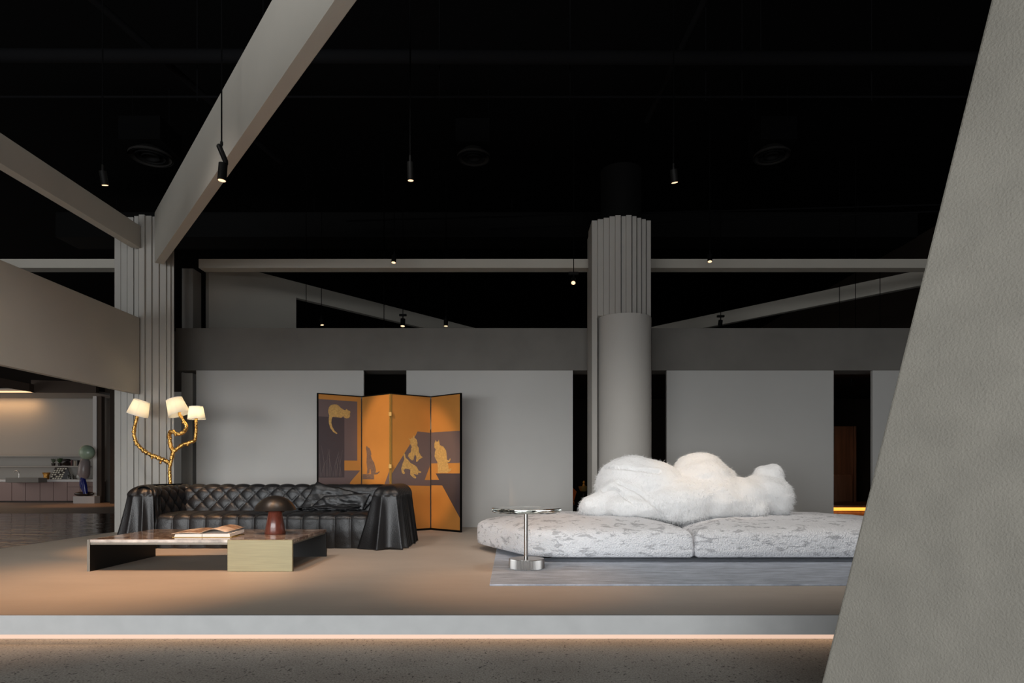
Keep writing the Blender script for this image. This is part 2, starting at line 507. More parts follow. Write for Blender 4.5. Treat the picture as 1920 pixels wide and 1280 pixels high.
# slanted pillar close to the camera, right
ang = math.radians(48)
d = Vector((math.cos(ang), -math.sin(ang), 0)); nrm = Vector((math.sin(ang), math.cos(ang), 0))
base = Vector((1.16 * 2.55 / 2.4, 2.55, 0))
def on_pillar(xp, yp):
    # ray through pixel meets the pillar's face plane
    r = Vector(((xp - 960) / FPX, 1, -(yp - 887) / FPX)); o0 = Vector((0, 0, CAMZ))
    t = (base - o0).dot(nrm) / r.dot(nrm)
    return o0 + r * t
a0 = on_pillar(1858, 0); a1 = on_pillar(1540, 1280)
k = (a1 - a0) / (a1.z - a0.z)
bot = a0 + k * (FLOOR_Z - a0.z); top = a0 + k * (4.6 - a0.z)
far = 1.5
pil = prism('slanted_pillar', [bot, bot + d * far, Vector((bot.x, bot.y, 4.6)) + d * (far + 0.3), top], nrm * 0.3, 'pillar', bevel=0.008)
tag(pil, 'large leaning beige rendered pillar close up at the right', 'pillar')

# ================================================================== BACK WALL
YW = 10.1
ztop = CAMZ + 193 * YW / FPX
fas = struct(box('wall_back', (330 - 960) * YW / FPX, (1109 - 960) * YW / FPX, YW, YW + 0.42, ztop, CAMZ + 272 * YW / FPX, 'fascia'), 'dark grey fascia band above the pale wall panels')
fas2 = struct(box('wall_back', (1222 - 960) * YW / FPX, 9.4, YW, YW + 0.42, ztop, CAMZ + 272 * YW / FPX, 'fascia'), 'dark grey fascia band right of the round column')
for i, (xa, xb, par) in enumerate([(368, 682, fas), (762, 1074, fas), (1250, 1563, fas2), (1636, 1950, fas2)]):
    box('wall_panel', (xa - 960) * YW / FPX, (xb - 960) * YW / FPX, YW - 0.004, YW + 0.06, 0.0, ztop - 0.002, 'panel', par, bevel=0.003)
# posts standing in the gaps beside the columns
def post(x0, x1, y0, y1, z1, label):
    tag(box('wall_post', x0, x1, y0, y1, 0, z1, 'board', bevel=0.004), label, 'post')
post((341 - 960) * 10.62 / FPX, (362 - 960) * 10.62 / FPX, 10.62, 10.9, 4.25, 'narrow grey post rising above the fascia beside the left column')
tag(box('wall_post', (340 - 960) * 10.22 / FPX, (361 - 960) * 10.22 / FPX, 10.22, 10.40, 0, 2.45, 'board', bevel=0.004), 'narrow grey post beside the golden lamp, under the fascia', 'post')
post((1103 - 960) * 9.95 / FPX, (1113 - 960) * 9.95 / FPX, 9.95, 10.08, 4.53, 'narrow grey post left of the round column')

# upper beam across the room and its neighbours
def beam(label, x0, x1, y0, y1, z0, z1, mat='plaster'):
    return tag(box('ceiling_beam', x0, x1, y0, y1, z0, z1, mat, bevel=0.003), label, 'beam')
zb0 = CAMZ + 385 * 9.8 / FPX; zb1 = CAMZ + 402 * 9.8 / FPX
beam('long thin horizontal beam between the two columns', -4.80, 1.24, 9.8, 10.01, zb0, zb1)
beam('thin horizontal beam right of the round column', 2.12, 9.4, 9.8, 10.01, zb0, zb1)
beam('thin horizontal beam left of the left column', -13, -5.95, 9.8, 10.01, zb0, zb1)

# beam A: comes from the left column towards the camera, crossing the top of the picture
dA = Vector((-0.7834, 1, 0)).normalized(); pA = Vector((dA.y, -dA.x, 0))
pA = Vector((1, 0.7834, 0)).normalized()
A0 = Vector((-4.97, 8.90, 3.775)); A1 = A0 - dA * 8.6
b = prism('ceiling_beam', [A0, A0 + pA * 0.11, A0 + pA * 0.11 + Vector((0, 0, 0.70)), A0 + Vector((0, 0, 0.70))], A1 - A0, 'plaster', bevel=0.003)
tag(b, 'deep diagonal beam rising from the left column across the picture top', 'beam')
# beam B: towards the left edge, along the room's depth
Bx = -5.20
b = box('ceiling_beam', Bx - 0.12, Bx, 2.5, 8.95, 4.0, 4.31, 'plaster', bevel=0.003)
tag(b, 'shallow beam running from the left column to the picture left edge', 'beam')
# hanging fascia panel C
b = box('hanging_bulkhead', -5.28, -5.20, 1.30, 8.93, 1.955, 3.02, 'plaster', bevel=0.003)
tag(b, 'broad hanging bulkhead left of the left column', 'bulkhead')
# unseen bulkhead added above the frame to shade the upper back wall
b = box('hanging_bulkhead', -5.20, 0.8, 1.30, 1.38, 1.955, 3.02, 'plaster', bevel=0.003)
tag(b, 'unseen hanging bulkhead added above the viewer to shade the upper back wall', 'bulkhead')

# portal wall D and beam E behind the fascia
def slanted(P0, P1, z0, z1, th, label, name='ceiling_beam', extra=None):
    P0 = Vector((*P0, 0)); P1 = Vector((*P1, 0))
    dd = (P1 - P0).normalized(); nn = Vector((-dd.y, dd.x, 0)) * th
    if nn.y < 0: nn = -nn
    if extra:
        poly = [P0 + Vector((0, 0, 0)), P0 + dd * extra, P0 + dd * extra + Vector((0, 0, z0)), P1 + Vector((0, 0, z0)), P1 + Vector((0, 0, z1)), P0 + Vector((0, 0, z1))]
    else:
        poly = [P0 + Vector((0, 0, z0)), P1 + Vector((0, 0, z0)), P1 + Vector((0, 0, z1)), P0 + Vector((0, 0, z1))]
    return tag(prism(name, poly, nn, 'plaster'), label, 'beam' if not extra else 'wall panel')
dD = Vector((0.82, 1)).normalized()
D0 = Vector((-5.03, 10.62)); D1 = D0 + dD * 8.0
slanted(D0, D1, 4.106, 4.40, 0.11, 'grey upper wall with diagonal arm above the fascia, behind the long beam', 'portal_wall', extra=1.62)
E1 = Vector((7.03, 11.3)); E0 = E1 + Vector((-0.86, 1)).normalized() * 6.6
slanted(E0, E1 + Vector((0.86, -1)).normalized() * 0.3, 4.13, 4.40, 0.11, 'diagonal beam above the fascia right of the round column')

# ------------------------------------------------------------------ columns of boards
def board_column(edges, label, back=9.62, sleeve=None):
    cx = ((edges[0][0] + edges[-1][1]) / 2 - 960) * 9.2 / FPX
    t = thing('fluted_column', (cx, 9.4, 0), label, 'column')
    for (xa, xb, Y) in edges:
        box('board', (xa - 960) * Y / FPX, (xb - 960) * Y / FPX, Y, back if cx > 0 else min(back, -(xb - 960) * Y / 634.0), sleeve if sleeve and xa > 1115 else 0, 4.48, 'board', t, bevel=0.004)
    return t
R_ED = [(1109.8, 1120.0, 9.19), (1120.7, 1131.2, 9.14), (1131.9, 1142.4, 9.09), (1143.1, 1153.0, 9.04), (1153.8, 1164.2, 9.00),
        (1165.4, 1173.4, 9.035), (1174.2, 1184.3, 8.995), (1185.6, 1193.5, 9.035), (1194.6, 1202.4, 9.09), (1203.4, 1211.0, 9.14), (1212.0, 1220.5, 9.19)]
rc = board_column(R_ED, 'round column of vertical boards sleeved in a smooth casing', sleeve=3.10)
cc = Vector((1.638, 9.36, 0))
lathe('casing', [(0.392, 0.0), (0.392, 3.10), (0.36, 3.10)], cc, 'casing', rc, n=96)
lathe('collar', [(0.30, 4.48), (0.30, 5.3)], (1.61, 9.45, 0), 'duct', rc, n=32)
L_ED = [(214.5, 226, 9.19), (226.5, 238, 9.13), (238.5, 250, 9.07), (251.5, 259.5, 9.03), (260, 270.5, 8.98), (271.5, 283.5, 9.02),
        (286, 297.5, 9.05), (299.5, 311, 9.08), (312.5, 319.5, 9.11), (320, 327, 9.16)]
lc = board_column(L_ED, 'left column of vertical boards where the diagonal beams meet')

# ================================================================== ROOM BEHIND THE PANELS
struct(box('wall_back_room', 0.5, 9.4, 15.2, 15.3, FLOOR_Z, 4.0, 'dark_room'))
struct(box('ceiling_back_room', -5.5, 9.4, 10.6, 15.4, 2.62, 2.7, 'dark_room'))
struct(box('floor_back_room', -5.7, 9.4, 10.6, 15.4, FLOOR_Z, -0.02, 'dark_room'))
# glowing step and wooden screen seen in the right-hand gap
st = thing('lit_step', (6.6, 11.9, -0.02), 'low step with a glowing orange strip in the right gap', 'step')
zl = lambda yy, Y: CAMZ - (yy - 887) * Y / FPX
box('step_body', 5.2, 9.2, 11.8, 13.2, -0.02, zl(946, 11.8), 'wood_brown', st)
box('light_strip', 5.2, 9.2, 11.76, 11.80, zl(957, 11.8), zl(951, 11.8), 'led_orange', st)
box('shelf_lip', 5.2, 9.2, 11.70, 11.80, zl(949.5, 11.8), zl(946, 11.8), 'wood_brown', st)
wp = thing('wood_partition', (7.0, 13.1, zl(946, 11.8)), 'tall brown wooden partition standing in the right gap', 'partition')
box('partition_panel', 6.35, (1604 - 960) * 13.0 / FPX, 13.0, 13.08, zl(946, 11.8), zl(799, 13.0), 'wood_brown', wp)
box('partition_frame', (1600 - 960) * 12.98 / FPX, (1604.5 - 960) * 12.98 / FPX, 12.96, 13.1, zl(946, 11.8), zl(799, 12.98), 'wood_brown', wp)
ct = thing('low_cabinet', (6.9, 12.7, zl(946, 11.8)), 'brown low cabinet in front of the wooden partition', 'cabinet')
box('cabinet_body', 6.3, (1599 - 960) * 12.6 / FPX, 12.6, 12.95, zl(946, 11.8) + 0.001, zl(889, 12.6), 'wood_brown', ct, bevel=0.01)
box('cabinet_door', 6.33, (1597 - 960) * 12.6 / FPX, 12.585, 12.6, zl(946, 11.8) + 0.03, zl(892, 12.6), 'wood_brown', ct, bevel=0.004)
# stand with a gilded finial bowl, and a tan chair in the gap left of the round column
gy = 12.2
gs = thing('candle_stand', (1.36, gy, -0.02), 'ornate gilded bowl on a dark stand in the gap beside the round column', 'stand')
lathe('stand_leg', [(0.12, -0.02), (0.12, 0.0), (0.02, 0.03), (0.02, 0.46), (0.06, 0.50)], (1.36, gy, 0), 'fig_brown', gs, n=24)
lathe('bowl', [(0.03, 0.50), (0.06, 0.51), (0.085, 0.56), (0.095, 0.60), (0.08, 0.60), (0.02, 0.585)], (1.36, gy, 0), 'brass_plain', gs, n=24)
lathe('finial', [(0.012, 0.58), (0.03, 0.62), (0.012, 0.65), (0.024, 0.68), (0.003, 0.71)], (1.37, gy, 0), 'brass_plain', gs, n=16)
ch = thing('side_chair', (1.0, 12.0, -0.02), 'tan side chair partly hidden by the middle wall panel', 'chair')
box('seat', 0.72, 1.16, 11.8, 12.2, 0.26, 0.33, 'chair_tan', ch, bevel=0.02)
prism('backrest', [(0.70, 12.15, 0.33), (1.18, 12.15, 0.33), (1.24, 12.27, 0.5), (1.16, 12.27, 0.58), (0.70, 12.27, 0.6)], (0, 0.05, 0.0), 'chair_tan', ch)
for (lx, ly) in ((0.75, 11.83), (1.13, 11.83), (0.75, 12.17), (1.13, 12.17)):
    box('leg', lx - 0.015, lx + 0.015, ly - 0.015, ly + 0.015, -0.02, 0.26, 'fig_brown', ch)
def point(name, loc, power, color, r=0.05):
    dd = bpy.data.lights.new(name, 'POINT'); dd.energy = power; dd.color = color; dd.shadow_soft_size = r
    o = bpy.data.objects.new(name, dd); COL.objects.link(o); o.location = loc
    return o

area_light('step_glow', (7.2, 11.70, zl(954, 11.8)), (math.radians(110), 0, 0), 3.8, 0.03, 7, (1.0, 0.42, 0.10))

# ================================================================== KITCHEN CORNER (far left)
KY = 22.9
kw = struct(box('wall_kitchen', -20.5, -14.9, KY, KY + 0.2, FLOOR_Z, 3.9, 'k_wall'), 'pale kitchen wall far left')
for (ya, yb, lb) in ((856, 853.5, 'upper long pale shelf on the kitchen wall'), (875.5, 873, 'lower long pale shelf on the kitchen wall, carrying plants and books')):
    tag(box('wall_shelf', -20.5, -15.05, KY - 0.34, KY, zl(ya, KY - .3), zl(yb, KY - .3), 'k_wall', bevel=0.01), lb, 'shelf')
# rounded end of the kitchen wall
v = []; f = []
def curve_wall(u, w):
    a = u * PI / 2
    return Vector((-14.9 + 0.55 * math.sin(a), KY + 0.55 - 0.55 * math.cos(a), FLOOR_Z + w * (3.9 - FLOOR_Z)))
struct(grid('wall_kitchen_curve', curve_wall, 12, 1, 'k_wall'))
struct(box('wall_kitchen_end', -14.6, -12.4, 24.0, 24.2, FLOOR_Z, 3.9, 'k_wall'))
sf = struct(box('ceiling_kitchen', -20.5, -13.7, 20.6, 22.55, zl(733, 20.6), zl(733, 20.6) + 0.08, 'k_wall'), 'kitchen soffit far left')
ks = box('light_strip', -20.4, (100 - 960) * 20.58 / FPX, 20.55, 20.6, zl(735.5, 20.58), zl(733.0, 20.58), 'led_warm', sf)
area_light('kitchen_cove', (-18.6, 22.55, zl(733, 20.6) - 0.04), (math.radians(20), 0, 0), 3.4, 0.06, 18, (1.0, 0.55, 0.24))
b = prism('ceiling_beam', [px(-40, 700, 19.0), px(55, 719, 20.2), px(55, 734, 20.2), px(-40, 718, 19.0)], (0.0, 0.25, 0), 'brown_beam')
tag(b, 'dark brown beam above the kitchen light strip', 'beam')
b = prism('ceiling_beam', [px(58, 712, 20.4), px(180, 716, 20.4), px(180, 735, 20.4), px(58, 735, 20.4)], (0.0, 0.14, 0), 'brown_beam')
tag(b, 'short brown bulkhead right of the kitchen light strip', 'beam')
pt = tag(box('kitchen_post', (174 - 960) * 21.95 / FPX, (181 - 960) * 21.95 / FPX, 21.95, 22.15, FLOOR_Z, 4.2, 'counter_top'), 'slim pale post behind the figure sculpture', 'post')
tag(box('kitchen_post', (181.3 - 960) * 21.95 / FPX, (189.5 - 960) * 21.95 / FPX, 21.97, 22.15, FLOOR_Z, 4.2, 'brown_beam'), 'slim dark brown post right of the pale kitchen post', 'post')
tag(box('kitchen_post', (204.5 - 960) * 21.2 / FPX, (216 - 960) * 21.2 / FPX, 21.25, 21.45, FLOOR_Z, 4.2, 'dark_room'), 'black post edge beside the left column', 'post')

# base cabinets: one run of units, each with its door
KC = 22.2
ztopk = zl(903, KC)
xs = [-40, 22, 48, 75, 100, 126, 150, 176]
for i in range(7):
    xa = (xs[i] - 960) * KC / FPX; xb = (xs[i + 1] - 960) * KC / FPX
    u = thing('kitchen_cabinet', ((xa + xb) / 2, KC + 0.3, FLOOR_Z), ['dusty pink kitchen cabinet at the picture left edge', 'dusty pink kitchen cabinet left under the sink slab', 'dusty pink kitchen cabinet right under the sink slab', 'dusty pink kitchen cabinet just right of the sink slab', 'dusty pink kitchen cabinet below the patterned display stand', 'dusty pink kitchen cabinet with drawer left of the figure', 'dusty pink kitchen cabinet behind the figure sculpture'][i], 'cabinet', 'kitchen base cabinets')
    box('body', xa, xb, KC + 0.03, KC + 0.62, FLOOR_Z + 0.06, ztopk, 'taupe_k', u)
    box('kick_board', xa, xb, KC + 0.08, KC + 0.6, FLOOR_Z, FLOOR_Z + 0.06, 'fig_brown', u)
    if i >= 5:
        box('drawer', xa + 0.008, xb - 0.008, KC, KC + 0.03, ztopk - 0.17, ztopk - 0.006, 'taupe_k', u, bevel=0.004)
        box('door', xa + 0.008, xb - 0.008, KC, KC + 0.03, FLOOR_Z + 0.065, ztopk - 0.18, 'taupe_k', u, bevel=0.004)
    else:
        box('door', xa + 0.008, xb - 0.008, KC, KC + 0.03, FLOOR_Z + 0.065, ztopk - 0.006, 'taupe_k', u, bevel=0.004)
tag(box('worktop', -20.2, (176 - 960) * KC / FPX, KC - 0.03, KC + 0.66, ztopk, zl(898.5, KC), 'counter_top', bevel=0.006), 'white worktop along the kitchen cabinets', 'worktop')
zt = zl(898.5, KC)
sk = thing('sink_slab', ((41 - 960) * 21.9 / FPX, 22.0, zl(904.5, 21.75)), 'thick grey cantilevered sink slab with a slim tap', 'sink')
tag(box('slab', (10 - 960) * 21.75 / FPX, (72 - 960) * 21.75 / FPX, 21.75, 22.165, zl(904.5, 21.75), zl(895.5, 21.75), 'sink_slab', sk, bevel=0.01), 'thick grey slab')
fx = (35.5 - 960) * 21.95 / FPX; fz = zl(895.5, 21.75)
tube('tap', spline([(fx, 21.95, fz), (fx, 21.95, fz + 0.17), (fx - 0.05, 21.95, fz + 0.235), (fx - 0.13, 21.95, fz + 0.235), (fx - 0.165, 21.95, fz + 0.2)], 6), 0.014, 'chrome', sk)

# display of patterned tiles, vase, plants, objects on the worktop and ledge
def at(x, Y): return (x - 960) * Y / FPX
vs = thing('gold_vase', (at(87, 22.4), 22.4, zt), 'small crumpled gold vase on the kitchen worktop', 'vase')
lathe('vase_body', [(0.07, zt), (0.09, zt + 0.05), (0.085, zt + 0.14), (0.13, zt + 0.24), (0.11, zt + 0.24), (0.06, zt + 0.1)], (at(87, 22.4), 22.4, 0), 'gold', vs, n=14)
ds = thing('display_stand', (at(108, 22.5), 22.5, zt), 'tent-shaped display stand of black and white tiles on the worktop', 'display')
xa, xb = at(94, 22.4), at(120, 22.4)
prism('stand_body', [(xa, 22.36, zt), (xb - .12, 22.36, zt), (xb + .02, 22.5, zt + 0.42), (xa + 0.10, 22.5, zt + 0.42)], (0.0, 0.04, 0), 'book_dark', ds)
prism('side_flap', [(xb - .11, 22.37, zt), (xb + 0.17, 22.55, zt), (xb + .03, 22.51, zt + 0.42)], (0.0, 0.03, 0), 'fig_brown', ds)
for r in range(6):
    for c in range(5):
        u0 = c * 0.088 + 0.012 + r * 0.018; z0 = 0.008 + r * 0.068
        yy = 22.355 + z0 * 0.333
        if (r * 7 + c * 3) % 5 == 0: continue
        prism('tile', [(xa + u0, yy, zt + z0), (xa + u0 + 0.05 + 0.02 * ((r + c) % 2), yy, zt + z0), (xa + u0 + 0.072, yy + 0.016, zt + z0 + 0.048), (xa + u0 + 0.015, yy + 0.016, zt + z0 + 0.048)], (0, -0.008, 0), 'tile_white', ds)
def leafy(name, x, Y, z, h, spread, n, mat, label):
    t = thing(name, (at(x, Y), Y, z), label, 'plant')
    c = Vector((at(x, Y), Y, z))
    lathe('pot', [(0.05, 0), (0.065, 0.10), (0.05, 0.10)], c, 'fig_brown', t, n=16)
    v = []; f = []
    for i in range(n):
        a = random.uniform(0, 2 * PI); ln = h * random.uniform(0.55, 1.0); sp = spread * random.uniform(0.15, 1)
        b0 = c + Vector((0, 0, 0.08)); tip = b0 + Vector((math.cos(a) * sp, math.sin(a) * sp * .6, ln))
        mid = (b0 + tip) / 2 + Vector((0, 0, ln * 0.15)); s = Vector((-math.sin(a), math.cos(a), 0.2)) * 0.018 + Vector((0.014, 0, 0))
        k = len(v); v += [b0, mid + s, tip, mid - s]; f.append((k, k + 1, k + 2, k + 3))
    mk('leaves', v, f, mat, t)
zsh = zl(873, KY - .3)
leafy('potted_plant', 100, KY - 0.18, zsh, 0.20, 0.12, 30, 'leaf2', 'feathery grey-green plant on the kitchen shelf')
leafy('potted_plant', 112, KY - 0.18, zsh, 0.21, 0.14, 70, 'leaf', 'bushy dark green plant on the kitchen shelf')
bl = thing('black_sculpture', (at(126, KY - .18), KY - .18, zsh), 'black lumpy ornament on the kitchen shelf beside the plants', 'ornament')
lathe('lower_lobe', [(0.02, 0), (0.13, 0.02), (0.16, 0.07), (0.10, 0.13), (0.03, 0.14)], (at(126, KY - .18), KY - .18, zsh), 'fig_brown', bl, n=20)
lathe('upper_lobe', [(0.03, 0.14), (0.10, 0.16), (0.12, 0.20), (0.09, 0.245), (0.02, 0.25)], (at(125, KY - .18), KY - .18, zsh), 'book_dark', bl, n=20)
xbk = at(135, KY - .18)
for i, (w, h, m, lb) in enumerate([(0.05, .20, 'book_red', 'thick dark red book on the kitchen shelf next to the black ornament'), (0.03, .17, 'book_dark', 'black book between the dark red and the cream book'), (0.025, .19, 'book_cream', 'cream book standing right of the black book'), (0.03, .16, 'book_tan', 'tan book, fourth from the black ornament'), (0.02, .18, 'book_cream', 'thin cream book, fifth from the black ornament'), (0.035, .20, 'book_dark', 'tall black book nearest the figure sculpture')]):
    t = thing('book', (xbk + w / 2, KY - .18, zsh), lb, 'book', 'books on the kitchen shelf')
    box('cover', xbk, xbk + w, KY - 0.25, KY - 0.11, zsh, zsh + h, m, t, bevel=0.003)
    box('pages', xbk + 0.004, xbk + w - 0.004, KY - 0.245, KY - 0.108, zsh + 0.004, zsh + h + 0.001, 'paper', t)
    xbk += w + 0.012
for i, (xx, h, lb) in enumerate([(128, .20, 'clear glass bottle right of the display stand'), (132, .15, 'short clear glass between two bottles on the worktop'), (136, .22, 'clear glass bottle nearest the figure sculpture')]):
    tag(lathe('glass_bottle', [(0.035, zt), (0.04, zt + h * .6), (0.015, zt + h * .8), (0.018, zt + h), (0.012, zt + h)], (at(xx, 22.45), 22.45, 0), 'glass', n=16), lb, 'bottle', 'bottles on the worktop')

KF = FLOOR_Z + 0.012
# plinth and a plain standing figure
pl = tag(box('plinth', at(137, 21.45), at(177, 21.45), 21.45, 21.75, FLOOR_Z, zl(930, 21.45), 'plinth', bevel=0.006), 'low grey plinth under the figure sculpture', 'plinth')
pz = zl(930, 21.45)
sc = thing('figure_sculpture', (at(157, 21.6), 21.6, pz), 'glossy standing figure sculpture with pale green round head', 'sculpture')
def ell(name, c, r, mat, parent, tilt=0, n=20):
    v = []; f = []
    R = Matrix.Rotation(tilt, 3, 'Y')
    for j in range(11):
        th = PI * j / 10
        for i in range(n):
            a = 2 * PI * i / n
            v.append(Vector(c) + R @ Vector((r[0] * math.sin(th) * math.cos(a), r[1] * math.sin(th) * math.sin(a), r[2] * math.cos(th))))
    for j in range(10):
        for i in range(n):
            f.append((j * n + i, j * n + (i + 1) % n, (j + 1) * n + (i + 1) % n, (j + 1) * n + i))
    return mk(name, v, f, mat, parent, smooth=True)
P = lambda x, y: px(x, y, 21.6)
ell('head', P(163, 848), (0.26, 0.19, 0.25), 'fig_head', sc)
tube('torso', [P(162, 859), P(160, 864), P(158, 876), P(157, 888), P(157, 897)], [0.07, 0.15, 0.18, 0.19, 0.13], 'fig_grey', sc, n=16)
tube('arm', spline([P(158, 864), P(153, 876), P(150, 884), P(156, 889)], 5), 0.055, 'fig_grey', sc, n=12)
ell('shorts', P(153, 893), (0.15, 0.14, 0.12), 'fig_white', sc)
tube('leg', spline([P(153, 895) + Vector((0, .07, 0)), P(151, 908) + Vector((0, .07, 0)), P(159, 925) + Vector((0, .07, 0))], 5), 0.075, 'fig_blue', sc, n=12)
tube('leg', spline([P(157, 895) + Vector((0, -.07, 0)), P(161, 908) + Vector((0, -.07, 0)), P(163, 925) + Vector((0, -.07, 0))], 5), 0.075, 'fig_blue', sc, n=12)
ell('shoe', (P(155, 926).x, 21.53, pz + 0.075), (0.24, 0.07, 0.075), 'fig_brown', sc)
ell('shoe', (P(161, 926).x, 21.67, pz + 0.075), (0.24, 0.07, 0.075), 'fig_brown', sc)

# ================================================================== CEILING SERVICES
def pipe(p0, p1, r, label, cat='pipe', hang=()):
    t = thing('ceiling_pipe', p0, label, cat, 'black pipes under the ceiling')
    tube('pipe_run', [p0, p1], r, 'pipe', t, n=10)
    for u in hang:
        q = Vector(p0).lerp(Vector(p1), u)
        tube('hanger', [q - Vector((0, 0, 0.05)), (q.x, q.y, 6.4)], 0.006, 'pipe', t, n=6)
pipe((-7.0, 7.4, 5.2), (7, 7.4, 5.2), 0.013, 'thin horizontal conduit across the whole ceiling', hang=(0.24, 0.44, 0.548, 0.66, 0.69, 0.797))
pipe((-7.0, 7.2, 5.55), (7, 7.2, 5.5), 0.075, 'thick black pipe above the horizontal conduit', hang=(0.3, 0.7))
pipe((-0.4, 11.2, 5.12), (8.4, 9.4, 4.78), 0.014, 'lower of two sloping conduits behind the round column top')
pipe((-3.0, 11.6, 5.42), (8.4, 9.9, 5.05), 0.014, 'upper of two sloping conduits behind the round column top')
pipe((-5.0, 3.0, 5.7), (-3.6, 10.0, 5.7), 0.04, 'black pipe running back above the left spotlight')
pipe((2.2, 3.0, 5.8), (1.9, 9.0, 5.8), 0.04, 'black pipe running back above the white sofa')
du = tag(box('air_duct', -9, 8, 12.6, 13.3, 5.5, 6.0, 'duct', bevel=0.02), 'black rectangular air duct along the ceiling', 'duct')
for xx in (-8, -4, 0, 4, 7):
    tube('hanger', [(xx, 12.95, 5.9), (xx, 12.95, 6.4)], 0.008, 'pipe', du, n=6)
for (xp, yp, w, lb) in ((283, 296, 76, 'round black ceiling diffuser above the left column'), (888, 297, 62, 'round black ceiling diffuser above the middle of the room'), (1447, 294, 66, 'round black ceiling diffuser above the white sofa')):
    Yd = 9.24; c = px(xp, yp, Yd); r = w / 2 * Yd / FPX
    t = thing('ceiling_diffuser', c, lb, 'diffuser', 'round ceiling diffusers')
    for j in range(3):
        ro = r * (1 - 0.3 * j)
        lathe('ring', [(ro, 0.0), (ro, 0.03), (ro * 0.6, 0.12), (ro * 0.55, 0.12), (ro * 0.88, 0.025), (ro * 0.92, 0.0)], c, 'ring' if j == 0 else 'duct', t, n=40, closed=False)
    box('plenum_box', c.x - r, c.x + r, c.y - r, c.y + r, c.z + 0.12, c.z + 0.45, 'black', t)
    for sx in (-1, 1):
        tube('hanger', [(c.x + sx * r * .9, c.y, c.z + 0.4), (c.x + sx * r * .9, c.y, 6.4)], 0.006, 'pipe', t, n=6)

# ------------------------------------------------------------------ spotlights
def spotlight(c, aim, label, r=0.03, ln=0.11, power=0, cone=40, blend=0.8, ztop=6.4, arm=False, box_=False, color=(1.0, 0.62, 0.34), lit=True, soft=0.03, rod=True, glow=9.0):
    """c: centre of the lens; aim: point the head looks at"""
    c = Vector(c); a = (Vector(aim) - c).normalized()
    t = thing('spotlight', c, label, 'spotlight', 'black pendant spotlights')
    back = c - a * ln
    lathe('head', [(r * 0.86, 0.0), (r, 0.0), (r, -ln), (r * 0.8, -ln)], c, 'spot_black', t, n=24, axis=a)
    lathe('lens', [(r * 0.84, 0.001), (r * 0.84, 0.003)], c, 'lens' if lit else 'spot_black', t, n=24, axis=a)
    top = back + Vector((0, 0, 0.0))
    if arm:
        j0 = back + Vector((0.02, 0.0, 0.02)); j1 = j0 + Vector((-0.055, 0, 0.13))
        tube('arm', [j0 - Vector((-.006, 0, .03)), j0, j1, j1 + Vector((-.004, 0, .012))], [0.016, 0.022, 0.022, 0.012], 'spot_black', t, n=12)
        top = j1 + Vector((0.022, 0, -0.005))
        lathe('joint', [(0.006, 0.0), (0.012, 0.015), (0.012, 0.035), (0.005, 0.05)], top, 'spot_black', t, n=12)
    else:
        j1 = back + Vector((0, 0, 0.06))
        tube('arm', [back + a * ln * 0.35, back + Vector((0, 0, 0.01)), j1], 0.011, 'spot_black', t, n=10)
        top = j1
    if box_:
        box('driver_box', top.x - 0.07, top.x + 0.07, top.y - 0.025, top.y + 0.025, top.z - 0.005, top.z + 0.035, 'spot_black', t, bevel=0.008)
    if rod:
        tube('rod', [top, (top.x + 0.0, top.y, ztop)], 0.0065, 'black', t, n=8)
    if power:
        dd = bpy.data.lights.new('spot_beam', 'SPOT'); dd.energy = power; dd.color = color
        dd.spot_size = math.radians(cone); dd.spot_blend = blend; dd.shadow_soft_size = soft
        o = bpy.data.objects.new('spot_beam', dd); COL.objects.link(o); o.parent = t
        o.location = a * 0.02
        o.rotation_euler = a.to_track_quat('-Z', 'Y').to_euler()
    return t
WARM = (1.0, 0.50, 0.20)
FILL = (1.0, 0.94, 0.88)
spotlight(px(197, 347, 6.4), (-3.95, 7.25, 0.4), 'lit spotlight hanging between the two left beams', 0.033, 0.13, power=330, cone=36, color=WARM)
spotlight(px(416, 338, 5.4), (-2.75, 5.5, 0.0), 'lit spotlight on a long rod in front of the deep diagonal beam', 0.036, 0.14, power=120, cone=60, blend=1.0, arm=True, color=WARM)
spotlight(px(770, 338, 5.9), (-0.9, 6.3, 0.0), 'lit spotlight hanging right of the diagonal beam, high up', 0.030, 0.16, power=60, cone=70, blend=1.0, color=WARM)
spotlight(px(1265, 342, 6.4), (2.05, 6.95, 1.05), 'lit spotlight high above the white sofa', 0.036, 0.12, power=95, cone=26, color=(1.0, 0.70, 0.42))
spotlight(px(738, 492, 9.3), (-1.9, 8.6, 0.5), 'lit spotlight in front of the long beam, left of its middle', 0.034, 0.11, power=0)
spotlight(px(1331, 490, 9.3), (2.6, 8.4, 0), 'lit spotlight in front of the beam right of the round column', 0.034, 0.11, power=0)
spotlight(px(1075, 530, 9.0), (0.45, 6.3, 0.4), 'lit spotlight glaring at the viewer beside the round column', 0.034, 0.10, power=60, cone=20, box_=True, color=WARM)
spotlight(px(755, 611, 12.15), (-2.1, 11.5, 0), 'lit spotlight with driver box peeking over the fascia', 0.045, 0.14, box_=True)
spotlight(px(836, 611, 12.15), (-1.3, 12.0, 0), 'lit spotlight peeking over the fascia, right of another', 0.04, 0.13)
spotlight(px(604, 609, 12.15), (-3.0, 11.7, 0), 'lit spotlight peeking over the fascia under the portal arm', 0.035, 0.11)
spotlight(px(1350, 610, 12.15), (4.0, 13.5, 1), 'unlit spotlight with driver box in front of the right diagonal beam', 0.04, 0.10, box_=True, lit=False)
